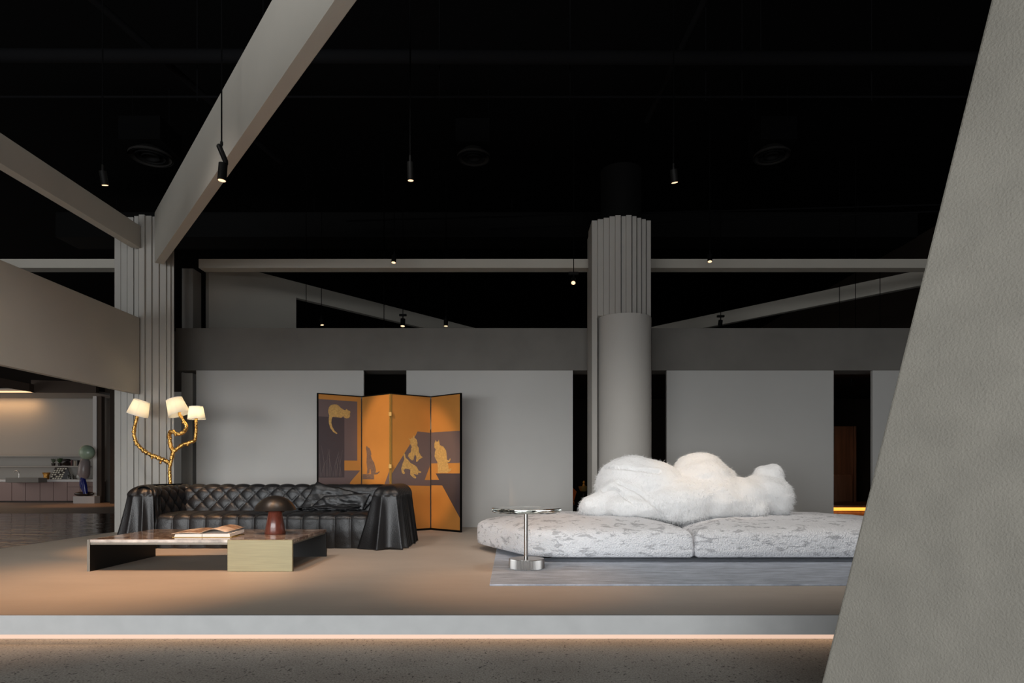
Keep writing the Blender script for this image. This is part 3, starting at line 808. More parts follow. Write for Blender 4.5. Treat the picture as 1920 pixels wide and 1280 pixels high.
# unseen spotlights added over the platform front for warm floor pools and the screen
spotlight((-2.9, 4.0, 4.75), (-3.25, 4.9, 0), 'spotlight above the platform front left of the diagonal beam', 0.036, 0.13, power=520, cone=44, blend=1.0, color=WARM)
spotlight((0.1, 4.2, 4.75), (0.05, 4.9, 0), 'spotlight above the platform front near the side table', 0.036, 0.13, power=230, cone=30, blend=1.0, color=WARM)
spotlight((-4.6, 4.2, 4.75), (-1.54, 9.4, 1.20), 'spotlight above the platform front turned to the folding screen', 0.036, 0.13, power=1250, cone=14.2, blend=0.5, color=(1.0, 0.64, 0.34))
for (xx, lb, pw) in ((-3.6, 'unseen wide fill spotlight added over the leather sofa', 300), (-1.3, 'unseen wide fill spotlight added left of the side table', 210), (1.3, 'unseen wide fill spotlight added over the white sofa left slab', 235), (3.2, 'unseen wide fill spotlight added over the white sofa right slab', 235)):  # wide fill lights added out of view to brighten sofas and floor
    spotlight((xx, 4.6, 5.1), (xx, 6.9, 0.0), lb, 0.06, 0.16, power=pw, cone=78, blend=0.9, color=FILL, soft=0.25)
spotlight((0.75, 12.0, 2.40), (1.15, 12.2, 0.3), 'hidden spotlight added to brighten the back room behind the middle wall panel', 0.03, 0.10, power=35, cone=70, blend=1.0, ztop=2.62, color=WARM)  # fill added behind the panel to lift the chair and gilded bowl
spotlight((6.0, 11.3, 2.40), (6.9, 12.9, 0.6), 'hidden spotlight added above the glowing step to light the wooden partition', 0.03, 0.10, power=12, cone=70, blend=1.0, ztop=2.62, color=WARM)  # hidden fill, added to lift the wooden partition
spotlight((-13.6, 19.4, 4.6), (-13.4, 20.3, 0), 'unseen spotlight added to brighten the kitchen floor, behind the left bulkhead', 0.05, 0.14, power=260, cone=50, blend=1.0, color=WARM)  # added out of view for the warm patch on the kitchen floor
for (xp, lb) in ((574, 'thin hanging rod above the fascia, leftmost'), (720, 'thin hanging rod above the fascia, left of the driver box'), (1574, 'thin hanging rod in front of the right diagonal beam'), (1604, 'thin hanging rod, second in front of the right diagonal beam'), (1650, 'thin hanging rod, third in front of the right diagonal beam')):
    c = px(xp, 620, 10.9)
    tag(tube('hanging_rod', [(c.x, c.y, c.z), (c.x, c.y, 6.4)], 0.006, 'black', n=8), lb, 'rod', 'thin hanging rods')

# ================================================================== RUG
tag(box('rug', -0.17, 4.7, 4.83, 8.6, 0.0, 0.014, 'rug', bevel=0.005), 'silver-grey streaked rug under the white sofa', 'rug')

# ================================================================== COFFEE TABLE
TX0, TX1, TY0, TY1, TH = -3.675, -1.897, 5.54, 6.56, 0.277
tb = thing('coffee_table', (-2.79, 6.05, 0), 'low coffee table with brown marble top and brass block', 'table')
box('marble_top', TX0 + 0.004, TX1 - 0.004, TY0 + 0.006, TY1, TH - 0.028, TH, 'marble', tb, bevel=0.002)
tag(box('top_edge', TX0 + 0.004, -2.462, TY0, TY0 + 0.006, TH - 0.026, TH - 0.001, 'marble_edge', tb), 'pale veined front edge of the marble')
box('top_frame', TX0 + 0.02, TX1 - 0.01, TY0 + 0.002, TY1 - 0.004, TH - 0.045, TH - 0.028, 'steel_edge', tb)
lg = box('leg_panel', TX0, TX0 + 0.022, TY0, TY1, 0.0, TH - 0.002, 'steel_dark', tb)
box('edge_strip', TX0 - 0.001, TX0 + 0.023, TY0 - 0.004, TY0, 0.0, TH, 'steel_edge', lg)
box('leg_panel', -2.5, TX1, TY1 - 0.03, TY1, 0.0, TH - 0.03, 'steel_dark', tb)
tag(box('brass_block', -2.46, TX1, TY0 - 0.012, TY0 + 0.014, 0.0, TH - 0.002, 'brass', tb, bevel=0.004), 'brushed brass block')

# open book
bx0, by0 = at(340, 5.82), 5.72
bk = thing('open_book', (-2.82, 5.85, TH), 'open illustrated book lying on the coffee table', 'book')
BW, BD = 0.50, 0.26; bxa = -3.02
def page(sign):
    def fn(u, w):
        s = u * BW / 2
        z = TH + 0.036 + 0.018 * math.sin(min(1, u * 1.1) * PI) * (1.7 if sign > 0 else 0.45) + (0.014 * u if sign > 0 else -0.004 * u) + 0.022 * w
        return Vector((bxa + BW / 2 + sign * s + (w - 0.5) * 0.05, by0 + w * BD, z))
    return fn
box('cover', bxa - 0.015, bxa + BW + 0.015, by0 - 0.005, by0 + BD + 0.01, TH, TH + 0.004, 'cover_gold', bk)
prism('page_block', [(bxa, by0, TH + 0.004), (bxa + BW / 2 - 0.003, by0, TH + 0.004), (bxa + BW / 2 - 0.003, by0, TH + 0.030), (bxa + 0.01, by0, TH + 0.028)], (0.02, BD, 0.02), 'paper', bk)
prism('page_block', [(bxa + BW / 2 + 0.003, by0, TH + 0.004), (bxa + BW, by0, TH + 0.004), (bxa + BW - 0.004, by0, TH + 0.032), (bxa + BW / 2 + 0.003, by0, TH + 0.030)], (0.02, BD, 0.02), 'paper', bk)
p1 = grid('page', page(-1), 12, 4, 'page_tan', bk, solid=0.002)
p2 = grid('page', page(1), 12, 4, 'page_tan', bk, solid=0.002)
def patch(fn, u0, u1, w0, w1, mat, par):
    g = grid('printed_picture', lambda u, w: fn(u0 + u * (u1 - u0), w0 + w * (w1 - w0)) + Vector((0, 0, 0.0025)), 5, 2, mat, par)
patch(page(-1), 0.06, 0.46, 0.07, 0.47, 'page_photo', p1); patch(page(-1), 0.54, 0.93, 0.07, 0.45, 'page_photo', p1)
patch(page(-1), 0.06, 0.46, 0.53, 0.95, 'page_photo', p1); patch(page(1), 0.3, 0.92, 0.55, 0.9, 'page_photo', p2)

# mushroom table lamp
lx, ly = -2.25, 6.08
ml = thing('table_lamp', (lx, ly, TH), 'mushroom table lamp with dark cap and red wood base', 'lamp')
lathe('lamp_base', [(0.094, TH), (0.097, TH + 0.006), (0.056, TH + 0.23), (0.05, TH + 0.235)], (lx, ly, 0), 'lamp_wood', ml)
cap = [(0.187, TH + 0.222), (0.19, TH + 0.228), (0.180, TH + 0.252), (0.155, TH + 0.29), (0.118, TH + 0.325), (0.075, TH + 0.349), (0.035, TH + 0.361), (0.004, TH + 0.364)]
cap_in = [(r * 0.97, z - 0.006) for r, z in cap][::-1]
lathe('lamp_cap', cap_in[:-1] + cap, (lx, ly, 0), 'cap_bronze', ml, closed=False)
for sx in (-0.075, 0.075):
    ell('bulb', (lx + sx, ly - 0.01, TH + 0.225), (0.024, 0.024, 0.022), 'glass', ml, n=14)

# ================================================================== BLACK DRAPED SOFA
sofa = thing('leather_sofa', (-2.79, 7.75, 0), 'long black tufted leather sofa with skirts draped over its arms', 'sofa')
SX0, SX1 = -4.02, -1.56
A_, B_ = 0.186, 0.098
def tuft(s, t, t_top=None):
    if t_top is not None and t > t_top:
        # straight pleats from the last row of buttons over the top
        h = abs(math.sin(PI * (s / A_ + (0.0)))) ** 0.5
        base_ = 0.9 * h
        return base_
    p = s / A_ + t / (2 * B_); q = s / A_ - t / (2 * B_)
    h = (abs(math.sin(PI * p)) * abs(math.sin(PI * q))) ** 0.30
    return h
def back_profile(w):
    """w 0..1: inner face from the seat up, over the roll, down the outside -> (y, z, ny, nz, arclength)"""
    Lf = 0.30; R_ = 0.115; La = R_ * PI; Lb = 0.6
    s = w * (Lf + La + Lb)
    if s < Lf:
        u = s / Lf
        return 7.86 + 0.05 * u, 0.30 + Lf * u, -1.0, 0.12, s
    s2 = s - Lf
    if s2 < La:
        a = s2 / R_
        return 8.025 - R_ * math.cos(a), 0.60 + R_ * math.sin(a), -math.cos(a), math.sin(a), s
    u = (s2 - La) / Lb
    return 8.14 + 0.03 * u, 0.60 - 0.6 * u, 1.0, 0.0, s
def back_fn(u, w):
    y, z, ny, nz, s = back_profile(w)
    x = SX0 - 0.1 + u * (SX1 - SX0 + 0.2)
    amp = 0.028 if s < 0.62 else max(0, 0.028 * (1 - (s - 0.62) / 0.3))
    h = tuft(x - SX0, s - 0.2, 0.196) - 0.75
    if x > -2.55: amp *= max(0.25, 1 - (x + 2.55) / 0.5)
    return Vector((x, y + ny * h * amp, z + nz * h * amp))
grid('backrest', back_fn, 330, 110, 'leather', sofa)
# buttons on the backrest lattice
for i in range(0, 8):
    for j, ss in enumerate((0.2 + 2 * B_ * 0.5 * k for k in (-1, 0, 1, 2))):
        off = 0.5 * A_ if (j % 2 == 0) else 0.0
        x = SX0 + i * A_ + off
        if x < SX0 + 0.05 or x > -2.62: continue
        y, z, ny, nz, s = back_profile(ss / (0.30 + 0.115 * PI + 0.6))
        ell('button', (x, y - ny * 0.02, z - nz * 0.02), (0.012, 0.010, 0.012), 'leather', sofa, n=8)
# left arm, inner face tufted
def arm_fn(u, w):
    y = 7.20 + u * 0.78
    Lf = 0.30; R_ = 0.105; La = R_ * PI * 0.75
    s = w * (Lf + La)
    if s < Lf:
        x, z, nx, nz = -3.995 - 0.04 * s / Lf, 0.30 + s, 1.0, 0.1
    else:
        a = (s - Lf) / R_
        x, z, nx, nz = -4.035 - R_ + R_ * math.cos(a), 0.60 + R_ * math.sin(a), math.cos(a), math.sin(a)
    h = tuft(y - 7.28, s - 0.2, 0.24) - 0.75
    amp = 0.036 * min(1, u * 6)
    return Vector((x + nx * h * amp, y, z + nz * h * amp))
tag(grid('armrest', arm_fn, 90, 60, 'leather', sofa), 'tufted inner side of the left arm')
box('arm_core', -4.30, -4.06, 7.22, 8.1, 0.02, 0.60, 'leather', sofa, bevel=0.05)
box('arm_core', -1.50, -1.28, 7.22, 8.1, 0.02, 0.60, 'leather', sofa, bevel=0.05)
# seat: one roll divided by vertical seams, front falling to the floor
def seat_fn(u, w):
    x = SX0 - 0.03 + u * (SX1 - SX0 + 0.06)
    Lt = 0.60; R_ = 0.075; La = R_ * PI / 2; Lf = 0.30
    s = w * (Lt + La + Lf)
    if s < Lt: y, z, ny, nz = 7.90 - s, 0.385 + 0.012 * math.sin(s / Lt * PI), 0, 1
    elif s < Lt + La:
        a = (s - Lt) / R_
        y, z, ny, nz = 7.30 - R_ * math.sin(a), 0.31 + R_ * math.cos(a), -math.sin(a), math.cos(a)
    else:
        v_ = (s - Lt - La) / Lf
        y, z, ny, nz = 7.225 - 0.01 * math.sin(v_ * PI) + 0.012 * v_, 0.31 - 0.302 * v_, -1, 0
    h = abs(math.sin(PI * (x - SX0) / 0.183)) ** 0.33 - 0.8
    amp = 0.026
    wr = 0.004 * noise.noise(Vector((x * 5, s * 9, 2.0))) + 0.003 * noise.noise(Vector((x * 14, s * 16, 5.0)))
    return Vector((x, y + ny * (h * amp + wr), z + nz * (h * amp + wr)))
grid('seat', seat_fn, 330, 90, 'leather', sofa)

# leather skirts draped over the arms
def skirt(name, cxl, inner, outer, yf, yb, flare_i, flare_f, flare_o, label, seed, full, nf):
    """path around the arm: inner side -> front -> outer side -> back; profile from crest to hem"""
    half = (outer - inner) / 2; cx_ = (inner + outer) / 2
    sgn = 1 if outer > inner else -1
    hw = abs(half)
    def path(u, grow_i, grow_f, grow_o):
        # rounded outline, parameter u in 0..1
        r = 0.16
        li = (0.50 if full else 0.10); lf = 2 * hw; lo = yb - yf
        tot = li + lf + lo + 2 * hw * 0.9
        s = u * tot
        if s < li:
            p = Vector((-hw, yf + li - s, 0)); n_ = Vector((-1, 0, 0)); g = grow_i
        elif s < li + lf:
            a = (s - li) / lf
            th = PI * (1 - a)
            p = Vector((hw * math.cos(th), yf - 0.06 * math.sin(th), 0)); n_ = Vector((0.9 * math.cos(th), -math.sin(th) - 0.05, 0)).normalized()
            g = grow_f * math.sin(th) + (grow_i if a < 0.5 else grow_o) * abs(math.cos(th))
        elif s < li + lf + lo:
            p = Vector((hw, yf + (s - li - lf), 0)); n_ = Vector((1, 0, 0)); g = grow_o
        else:
            a = (s - li - lf - lo) / (2 * hw * 0.9)
            p = Vector((hw - a * 2 * hw * 0.9, yb + 0.03 * math.sin(a * PI), 0)); n_ = Vector((0, 1, 0)); g = 0.02
        return p, n_, g, s
    def fn(u, w):
        # w 0..0.28: top crown, rest: fall
        if w < 0.3:
            k = w / 0.3
            a = k * PI / 2
            p, n_, g, s = path(u, 0, 0, 0)
            inx = math.sin(a)
            q = Vector((p.x * (0.02 + 0.98 * inx), (p.y - (yf + 0.16)) * (inx if p.y < yf + 0.16 else 1) + yf + 0.16, 0))
            if p.y >= yb: q.y = yf + 0.16 + (p.y - yf - 0.16)
            z = 0.595 + 0.125 * math.cos(a)
            fold = 0.010 * k * math.sin(2 * PI * nf * u + seed)
            return Vector((cx_ + sgn * (q.x + n_.x * fold), q.y + n_.y * fold, z))
        k = (w - 0.3) / 0.7
        p, n_, g, s = path(u, flare_i, flare_f, flare_o)
        ph = 2 * PI * nf * u + seed + 0.6 * noise.noise(Vector((u * 9, 0.4, seed)))
        amp = (0.012 + 0.055 * k ** 0.8) * (0.75 + 0.5 * noise.noise(Vector((u * 5, seed, 1))))
        wave = 1.7 * (1 - abs(math.sin(ph * 0.5)) ** 0.65) - 0.55
        rad = g * (k ** 1.25) + amp * wave
        z = 0.595 - k * (0.59 - 0.012 * math.sin(ph * 0.5))
        return Vector((cx_ + sgn * (p.x + n_.x * rad), p.y + n_.y * rad, max(0.006, z)))
    o = grid(name, fn, 360, 60, 'leather', sofa, solid=0.006)
    return tag(o, label)
skirt('arm_drape', 0, -4.02, -4.33, 7.22, 8.12, -0.02, 0.05, 0.10, 'pleated leather skirt over the left arm', 0.5, False, 21)
skirt('arm_drape', 0, -1.56, -1.27, 7.22, 8.12, 0.11, 0.06, 0.04, 'wide folded leather skirt over the right arm', 1.7, True, 18)

# loose leather pieces thrown over the right half of the backrest
def throw_fn(corners, seed, lift):
    c = [Vector(p) for p in corners]   # (x, s) on the backrest profile, s measured from the seat line
    def fn(u, w):
        p = (c[0] * (1 - u) + c[1] * u) * (1 - w) + (c[3] * (1 - u) + c[2] * u) * w
        x, s = p.x, p.y
        bulge = math.sin(u * PI) ** 0.5 * math.sin(w * PI) ** 0.5
        wr = 0.030 * noise.noise(Vector((x * 5 + s * 4, s * 9, seed))) + 0.012 * noise.noise(Vector((x * 14 + s * 9, s * 20, seed + 3)))
        h = lift + 0.035 * bulge + wr
        if s >= 0.09:
            y, z, ny, nz, _ = back_profile(s / (0.30 + 0.115 * PI + 0.6))
        else:
            # slides on to the seat
            y, z, ny, nz = 7.86 - (0.09 - s), 0.40, -0.35, 0.93
        return Vector((x, y + ny * h, z + nz * h))
    return fn
th = thing('leather_throw', (-2.2, 7.8, 0.40), 'crumpled black leather throw over the right half of the sofa back', 'throw')
grid('throw_sheet', throw_fn([(-2.66, 0.02), (-1.98, -0.13), (-1.68, 0.26), (-2.42, 0.42)], 2.0, 0.026), 60, 40, 'leather', th, solid=0.006)
grid('throw_sheet', throw_fn([(-2.48, 0.12), (-1.86, -0.02), (-1.74, 0.30), (-2.30, 0.26)], 6.0, 0.055), 60, 40, 'leather', th, solid=0.006)

# ================================================================== GOLDEN BRANCH FLOOR LAMP
LY = 8.62
fl = thing('branch_floor_lamp', (at(319, LY), LY, 0), 'golden branch floor lamp with three lit cream shades behind the sofa', 'lamp')
Q = lambda x, y, dy=0.0: px(x, y, LY) + Vector((0, dy, 0))
lathe('base', [(0.15, 0), (0.15, 0.015), (0.03, 0.04), (0.02, 0.06)], (at(319, LY), LY, 0), 'gold', fl, n=24)
stem = [Vector((at(319, LY), LY, 0.02)), Vector((at(319, LY) + 0.01, LY, 0.3)), Q(319, 905), Q(318, 880), Q(320, 868), Q(323, 855), Q(325, 845)]
tube('stem', spline(stem, 14), [0.022] * (6 * 14 - 20) + [0.027] * 21, 'gold', fl, n=12, wob=0.35)
def branch(pts, r0, r1):
    p = spline(pts, 12); n = len(p)
    v, f = tube_vf(p, [r0 + (r1 - r0) * i / (n - 1) for i in range(n)], 12, 0.42)
    o = mk('branch', v, f, 'gold', fl, smooth=True)
    return o
br = [branch([Q(320, 870), Q(311, 864), Q(294, 857), Q(276, 849), Q(262, 838), Q(254, 826), Q(251, 812), Q(253, 797), Q(257, 782), Q(258.5, 776)], 0.030, 0.020),
      branch([Q(325, 847), Q(320, 836), Q(318, 825), Q(319, 814, -.02), Q(326, 809, -.04), Q(338, 814, -.05), Q(349, 809, -.05), Q(353, 800, -.05), Q(348, 790, -.05), Q(342, 780, -.05), Q(340, 774, -.05)], 0.028, 0.019),
      branch([Q(324, 848), Q(333, 840), Q(344, 833), Q(357, 829), Q(365, 825), Q(367, 815), Q(367.5, 800), Q(368, 788), Q(368, 782)], 0.026, 0.018)]
# little bark knobs along the branches
for (x, y, k) in ((285, 858, 0), (301, 867, 0), (268, 846, 0), (252, 806, 0), (324, 822, 1), (333, 815, 1), (352, 834, 2), (362, 827, 2), (368, 805, 2)):
    o = ell('bark_knob', Q(x, y, -0.05 if k == 1 else 0), (0.017, 0.017, 0.022), 'gold', br[k], n=8)
for (xt, yt, xb, yb, wt, wb, dy) in ((266, 751.5, 257.5, 778, 27.5, 37, 0), (330, 749, 340, 777, 28.5, 38, -0.05), (367.5, 762, 368.5, 785, 24, 31, 0)):
    tp, bt = Q(xt, yt, dy), Q(xb, yb, dy)
    ax = (tp - bt).normalized(); h = (tp - bt).length
    rt = wt / 2 * LY / FPX; rb = wb / 2 * LY / FPX
    sh = lathe('lamp_shade', [(rb, 0), (rt, h)], bt, 'shade', fl, n=40, axis=ax, closed=False)
    for (rr, hh) in ((rb, 0.0), (rt, h)):
        lathe('shade_hem', [(rr + 0.001, hh - 0.003), (rr + 0.0025, hh), (rr + 0.001, hh + 0.003)], bt, 'paper', sh, n=40, axis=ax, closed=False)
    sd_ = Vector((0.35, -0.94, 0)); sd_ = (sd_ - ax * sd_.dot(ax)).normalized()
    tube('shade_seam', [bt + sd_ * (rb + 0.001), tp + sd_ * (rt + 0.001)], 0.0018, 'paper', sh, n=6)
    b0 = bt + ax * h * 0.3
    tube('bulb_holder', [bt - ax * 0.02, b0], 0.012, 'brass_plain', fl)
    l = point('shade_bulb', (0, 0, 0), 1.05, (1.0, 0.80, 0.54), 0.03)
    l.parent = fl; l.location = bt + ax * h * 0.5 - OFF[fl.name]

# ================================================================== FOLDING SCREEN
SH = 2.006
hx = [(-2.80, 9.20), (-2.256, 9.60), (-1.748, 9.20), (-1.219, 9.62), (-0.735, 9.19)]
scr = thing('folding_screen', (-1.75, 9.42, 0), 'four-panel folding screen in gold with painted cats and dogs', 'folding screen')
def screen_panel(i):
    a = Vector((*hx[i], 0)); b_ = Vector((*hx[i + 1], 0))
    gap = 0.006 if i in (1, 2) else 0.002
    dd = (b_ - a).normalized(); a = a + dd * gap; b_ = b_ - dd * gap
    Wd = (b_ - a).length
    nn = Vector((dd.y, -dd.x, 0))      # towards the room
    if nn.y > 0: nn = -nn
    e = 0.012
    P3 = lambda u, v, o=0.0: a + dd * (u * Wd) + Vector((0, 0, SH * (1 - v))) + nn * o
    pn = prism('screen_panel', [P3(0.012, 0.005), P3(0.988, 0.005), P3(0.988, 0.988), P3(0.012, 0.988)], -nn * 0.024, 'gold_screen', scr)
    for (u0, u1, v0, v1) in ((0, 1, 0, 0.008), (0, 1, 0.985, 1.0), (0, 0.02, 0.008, 0.985), (0.98, 1, 0.008, 0.985)):
        mt = 'spot_black'
        if (i == 1 and u0 > 0.5) or (i == 2 and u1 < 0.5): mt = 'brass_plain'
        if (i in (0, 2) and u0 > 0.5) or (i in (1, 3) and u1 < 0.5): continue
        prism('frame_rail', [P3(u0, v0, 0.006), P3(u1, v0, 0.006), P3(u1, v1, 0.006), P3(u0, v1, 0.006)], -nn * 0.034, mt, pn)
    def decal(name, pts, mat, layer=1):
        o = 0.0009 * layer
        return prism(name, [P3(u, v, o) for u, v in pts], -nn * 0.0008, mat, pn)
    return decal, P3, pn, nn
# panel 1: cat on a wall, grasses
dc, P3, pn, nn = screen_panel(0)
c1 = lambda pts: [((x - 45) / 585, (y - 50) / 1900) for x, y in pts]
dc('painted_block', [(0.02, 0.043), (0.90, 0.043), (0.90, 0.482), (0.02, 0.482)], 'paint_mauve', 1)
dc('painted_block', [(0.02, 0.168), (0.60, 0.168), (0.60, 0.607), (0.02, 0.607)], 'paint_dark', 2)
dc('painted_block', [(0.02, 0.607), (0.60, 0.607), (0.60, 0.555), (0.97, 0.555), (0.74, 0.64), (0.60, 0.80), (0.02, 0.80)], 'paint_mauve', 1)
dc('painted_cat', c1([(185, 270), (195, 235), (215, 208), (245, 195), (290, 190), (325, 208), (350, 238), (375, 250), (398, 262), (412, 262), (420, 247), (432, 245), (440, 262), (470, 270), (478, 285), (470, 310), (474, 345), (455, 372), (425, 378), (400, 370), (382, 350), (352, 372), (300, 368), (240, 365), (228, 400), (224, 450), (238, 505), (268, 558), (306, 590), (292, 600), (250, 575), (212, 522), (192, 455), (191, 390), (198, 350), (186, 310)]), 'paint_gold', 3)
random.seed(9)
for k in range(15):
    u0 = 0.06 + 0.033 * k; hgt = random.uniform(0.10, 0.24); lean = random.uniform(-0.10, 0.14)
    pts = [P3(u0 + lean * (t / 6) ** 2, 0.60 - hgt * t / 6, 0.0025) for t in range(7)]
    tube('painted_grass', pts, [0.0022 - 0.0002 * t for t in range(7)], 'paint_line', pn, n=5)
# panel 2: dark hound
dc, P3, pn, nn = screen_panel(1)
c2 = lambda pts: [((x - 632) / 378, (y - 55) / 1880) for x, y in pts]
dc('painted_hound', c2([(690, 790), (694, 765), (703, 755), (714, 775), (738, 788), (755, 830), (765, 880), (757, 890), (770, 940), (800, 990), (818, 1060), (825, 1100), (817, 1132), (850, 1125), (868, 1110), (875, 1118), (845, 1150), (810, 1155), (760, 1152), (752, 1080), (742, 1080), (736, 1140), (700, 1145), (708, 1080), (697, 990), (702, 880), (696, 820)]), 'paint_grey', 2)
dc('painted_block', c2([(642, 1150), (800, 1150), (800, 1222), (642, 1222)]), 'paint_grey', 1)
dc('painted_block', [(0.98, 0.555), (0.98, 0.72), (0.80, 0.66)], 'paint_mauve', 1)
# panel 3: two dogs
dc, P3, pn, nn = screen_panel(2)
c3 = lambda pts: [((x - 42) / 353, (y - 30) / 1215) for x, y in pts]
dc('painted_block', c3([(275, 355), (394, 362), (394, 650), (340, 790), (394, 792), (394, 845), (50, 832), (50, 735), (262, 385)]), 'paint_mauve', 1)
dc('painted_dog', c3([(192, 418), (215, 428), (222, 415), (236, 412), (242, 385), (250, 412), (268, 430), (275, 460), (272, 480), (285, 500), (288, 540), (308, 575), (325, 585), (302, 598), (290, 605), (272, 628), (262, 625), (266, 585), (254, 560), (243, 585), (238, 612), (225, 615), (205, 598), (190, 578), (200, 552), (215, 545), (218, 510), (225, 498), (212, 475), (210, 440)]), 'paint_gold', 2)
dc('painted_dog', c3([(155, 548), (165, 560), (168, 590), (190, 610), (215, 640), (245, 655), (268, 672), (285, 705), (312, 718), (300, 728), (280, 724), (282, 740), (262, 742), (250, 735), (240, 738), (265, 768), (255, 777), (232, 765), (210, 740), (212, 700), (190, 690), (165, 690), (152, 705), (165, 728), (155, 738), (138, 728), (131, 690), (145, 640), (160, 605), (152, 575)]), 'paint_gold', 2)
# panel 4: sitting dog on a ledge
dc, P3, pn, nn = screen_panel(3)
c4 = lambda pts: [((x - 396) / 268, (y - 30 + (x - 396) / 268 * 0) / 1225) for x, y in pts]
dc('painted_block', c4([(398, 362), (658, 362), (658, 645), (398, 645)]), 'paint_mauve', 1)
dc('painted_block', c4([(440, 737), (658, 737), (658, 1130), (500, 845), (398, 845), (398, 795), (472, 795)]), 'paint_dark', 1)
dc('painted_dog', c4([(440, 432), (448, 448), (464, 448), (470, 430), (474, 455), (480, 482), (510, 495), (535, 530), (542, 580), (545, 615), (560, 622), (572, 600), (577, 612), (566, 634), (548, 640), (555, 665), (560, 700), (580, 690), (586, 702), (565, 722), (545, 732), (460, 732), (462, 690), (455, 630), (440, 605), (430, 580), (434, 540), (442, 520), (428, 500), (427, 470)]), 'paint_gold', 2)
# hinges between panels two and three
for zz in (1.70, 0.95):
    box('hinge', hx[2][0] - 0.022, hx[2][0] + 0.022, hx[2][1] - 0.022, hx[2][1] - 0.008, zz - 0.03, zz + 0.03, 'brass_plain', scr, bevel=0.003)

# ================================================================== SIDE TABLE
sx, sy = at(987.5, 5.66), 5.66
sd = thing('side_table', (sx, sy, 0.014), 'round glass side table on a chrome stem and ribbed base', 'side table')
nrib = 72
v = []; f = []
for j, (z, rr) in enumerate(((0.014, 0.150), (0.016, 0.154), (0.094, 0.154), (0.098, 0.150))):
    for i in range(nrib * 2):
        a = PI * i / nrib
        r_ = rr + (0.0035 if i % 2 else -0.0035) * (1 if j in (1, 2) else 0)
        v.append(Vector((sx + r_ * math.cos(a), sy + r_ * math.sin(a), z)))
n2 = nrib * 2
for j in range(3):
    for i in range(n2): f.append((j * n2 + i, j * n2 + (i + 1) % n2, (j + 1) * n2 + (i + 1) % n2, (j + 1) * n2 + i))
f.append(tuple(range(n2))); f.append(tuple(range(3 * n2, 4 * n2)))
mk('ribbed_base', v, f, 'nickel', sd)
lathe('stem', [(0.018, 0.098), (0.018, 0.502)], (sx - 0.006, sy, 0), 'chrome', sd, n=32)
lathe('stem_plate', [(0.045, 0.499), (0.045, 0.504)], (sx - 0.006, sy, 0), 'chrome', sd, n=40)
# thick cast-glass disc with an uneven underside
v = []; f = []; NR, NA = 9, 72
RT = 0.308
rows = [(0.02, 0.547), (0.15, 0.547), (0.25, 0.547), (RT - 0.006, 0.547), (RT, 0.541), (RT, 0.515), (RT - 0.008, 0.507), (0.22, 0.505), (0.12, 0.505), (0.02, 0.505)]
for (r_, z) in rows:
    for i in range(NA):
        a = 2 * PI * i / NA
        dz = 0.009 * noise.noise(Vector((math.cos(a) * r_ * 30, math.sin(a) * r_ * 30, z * 5))) if z < 0.512 and r_ > 0.1 else 0
        v.append(Vector((sx + r_ * math.cos(a), sy + r_ * math.sin(a), z + max(dz, 0))))
for j in range(len(rows) - 1):
    for i in range(NA): f.append((j * NA + i, j * NA + (i + 1) % NA, (j + 1) * NA + (i + 1) % NA, (j + 1) * NA + i))
f.append(tuple(range(NA))); f.append(tuple(range((len(rows) - 1) * NA, len(rows) * NA)))
sharp(mk('glass_top', v, f, 'glass_cast', sd, smooth=True), 35)

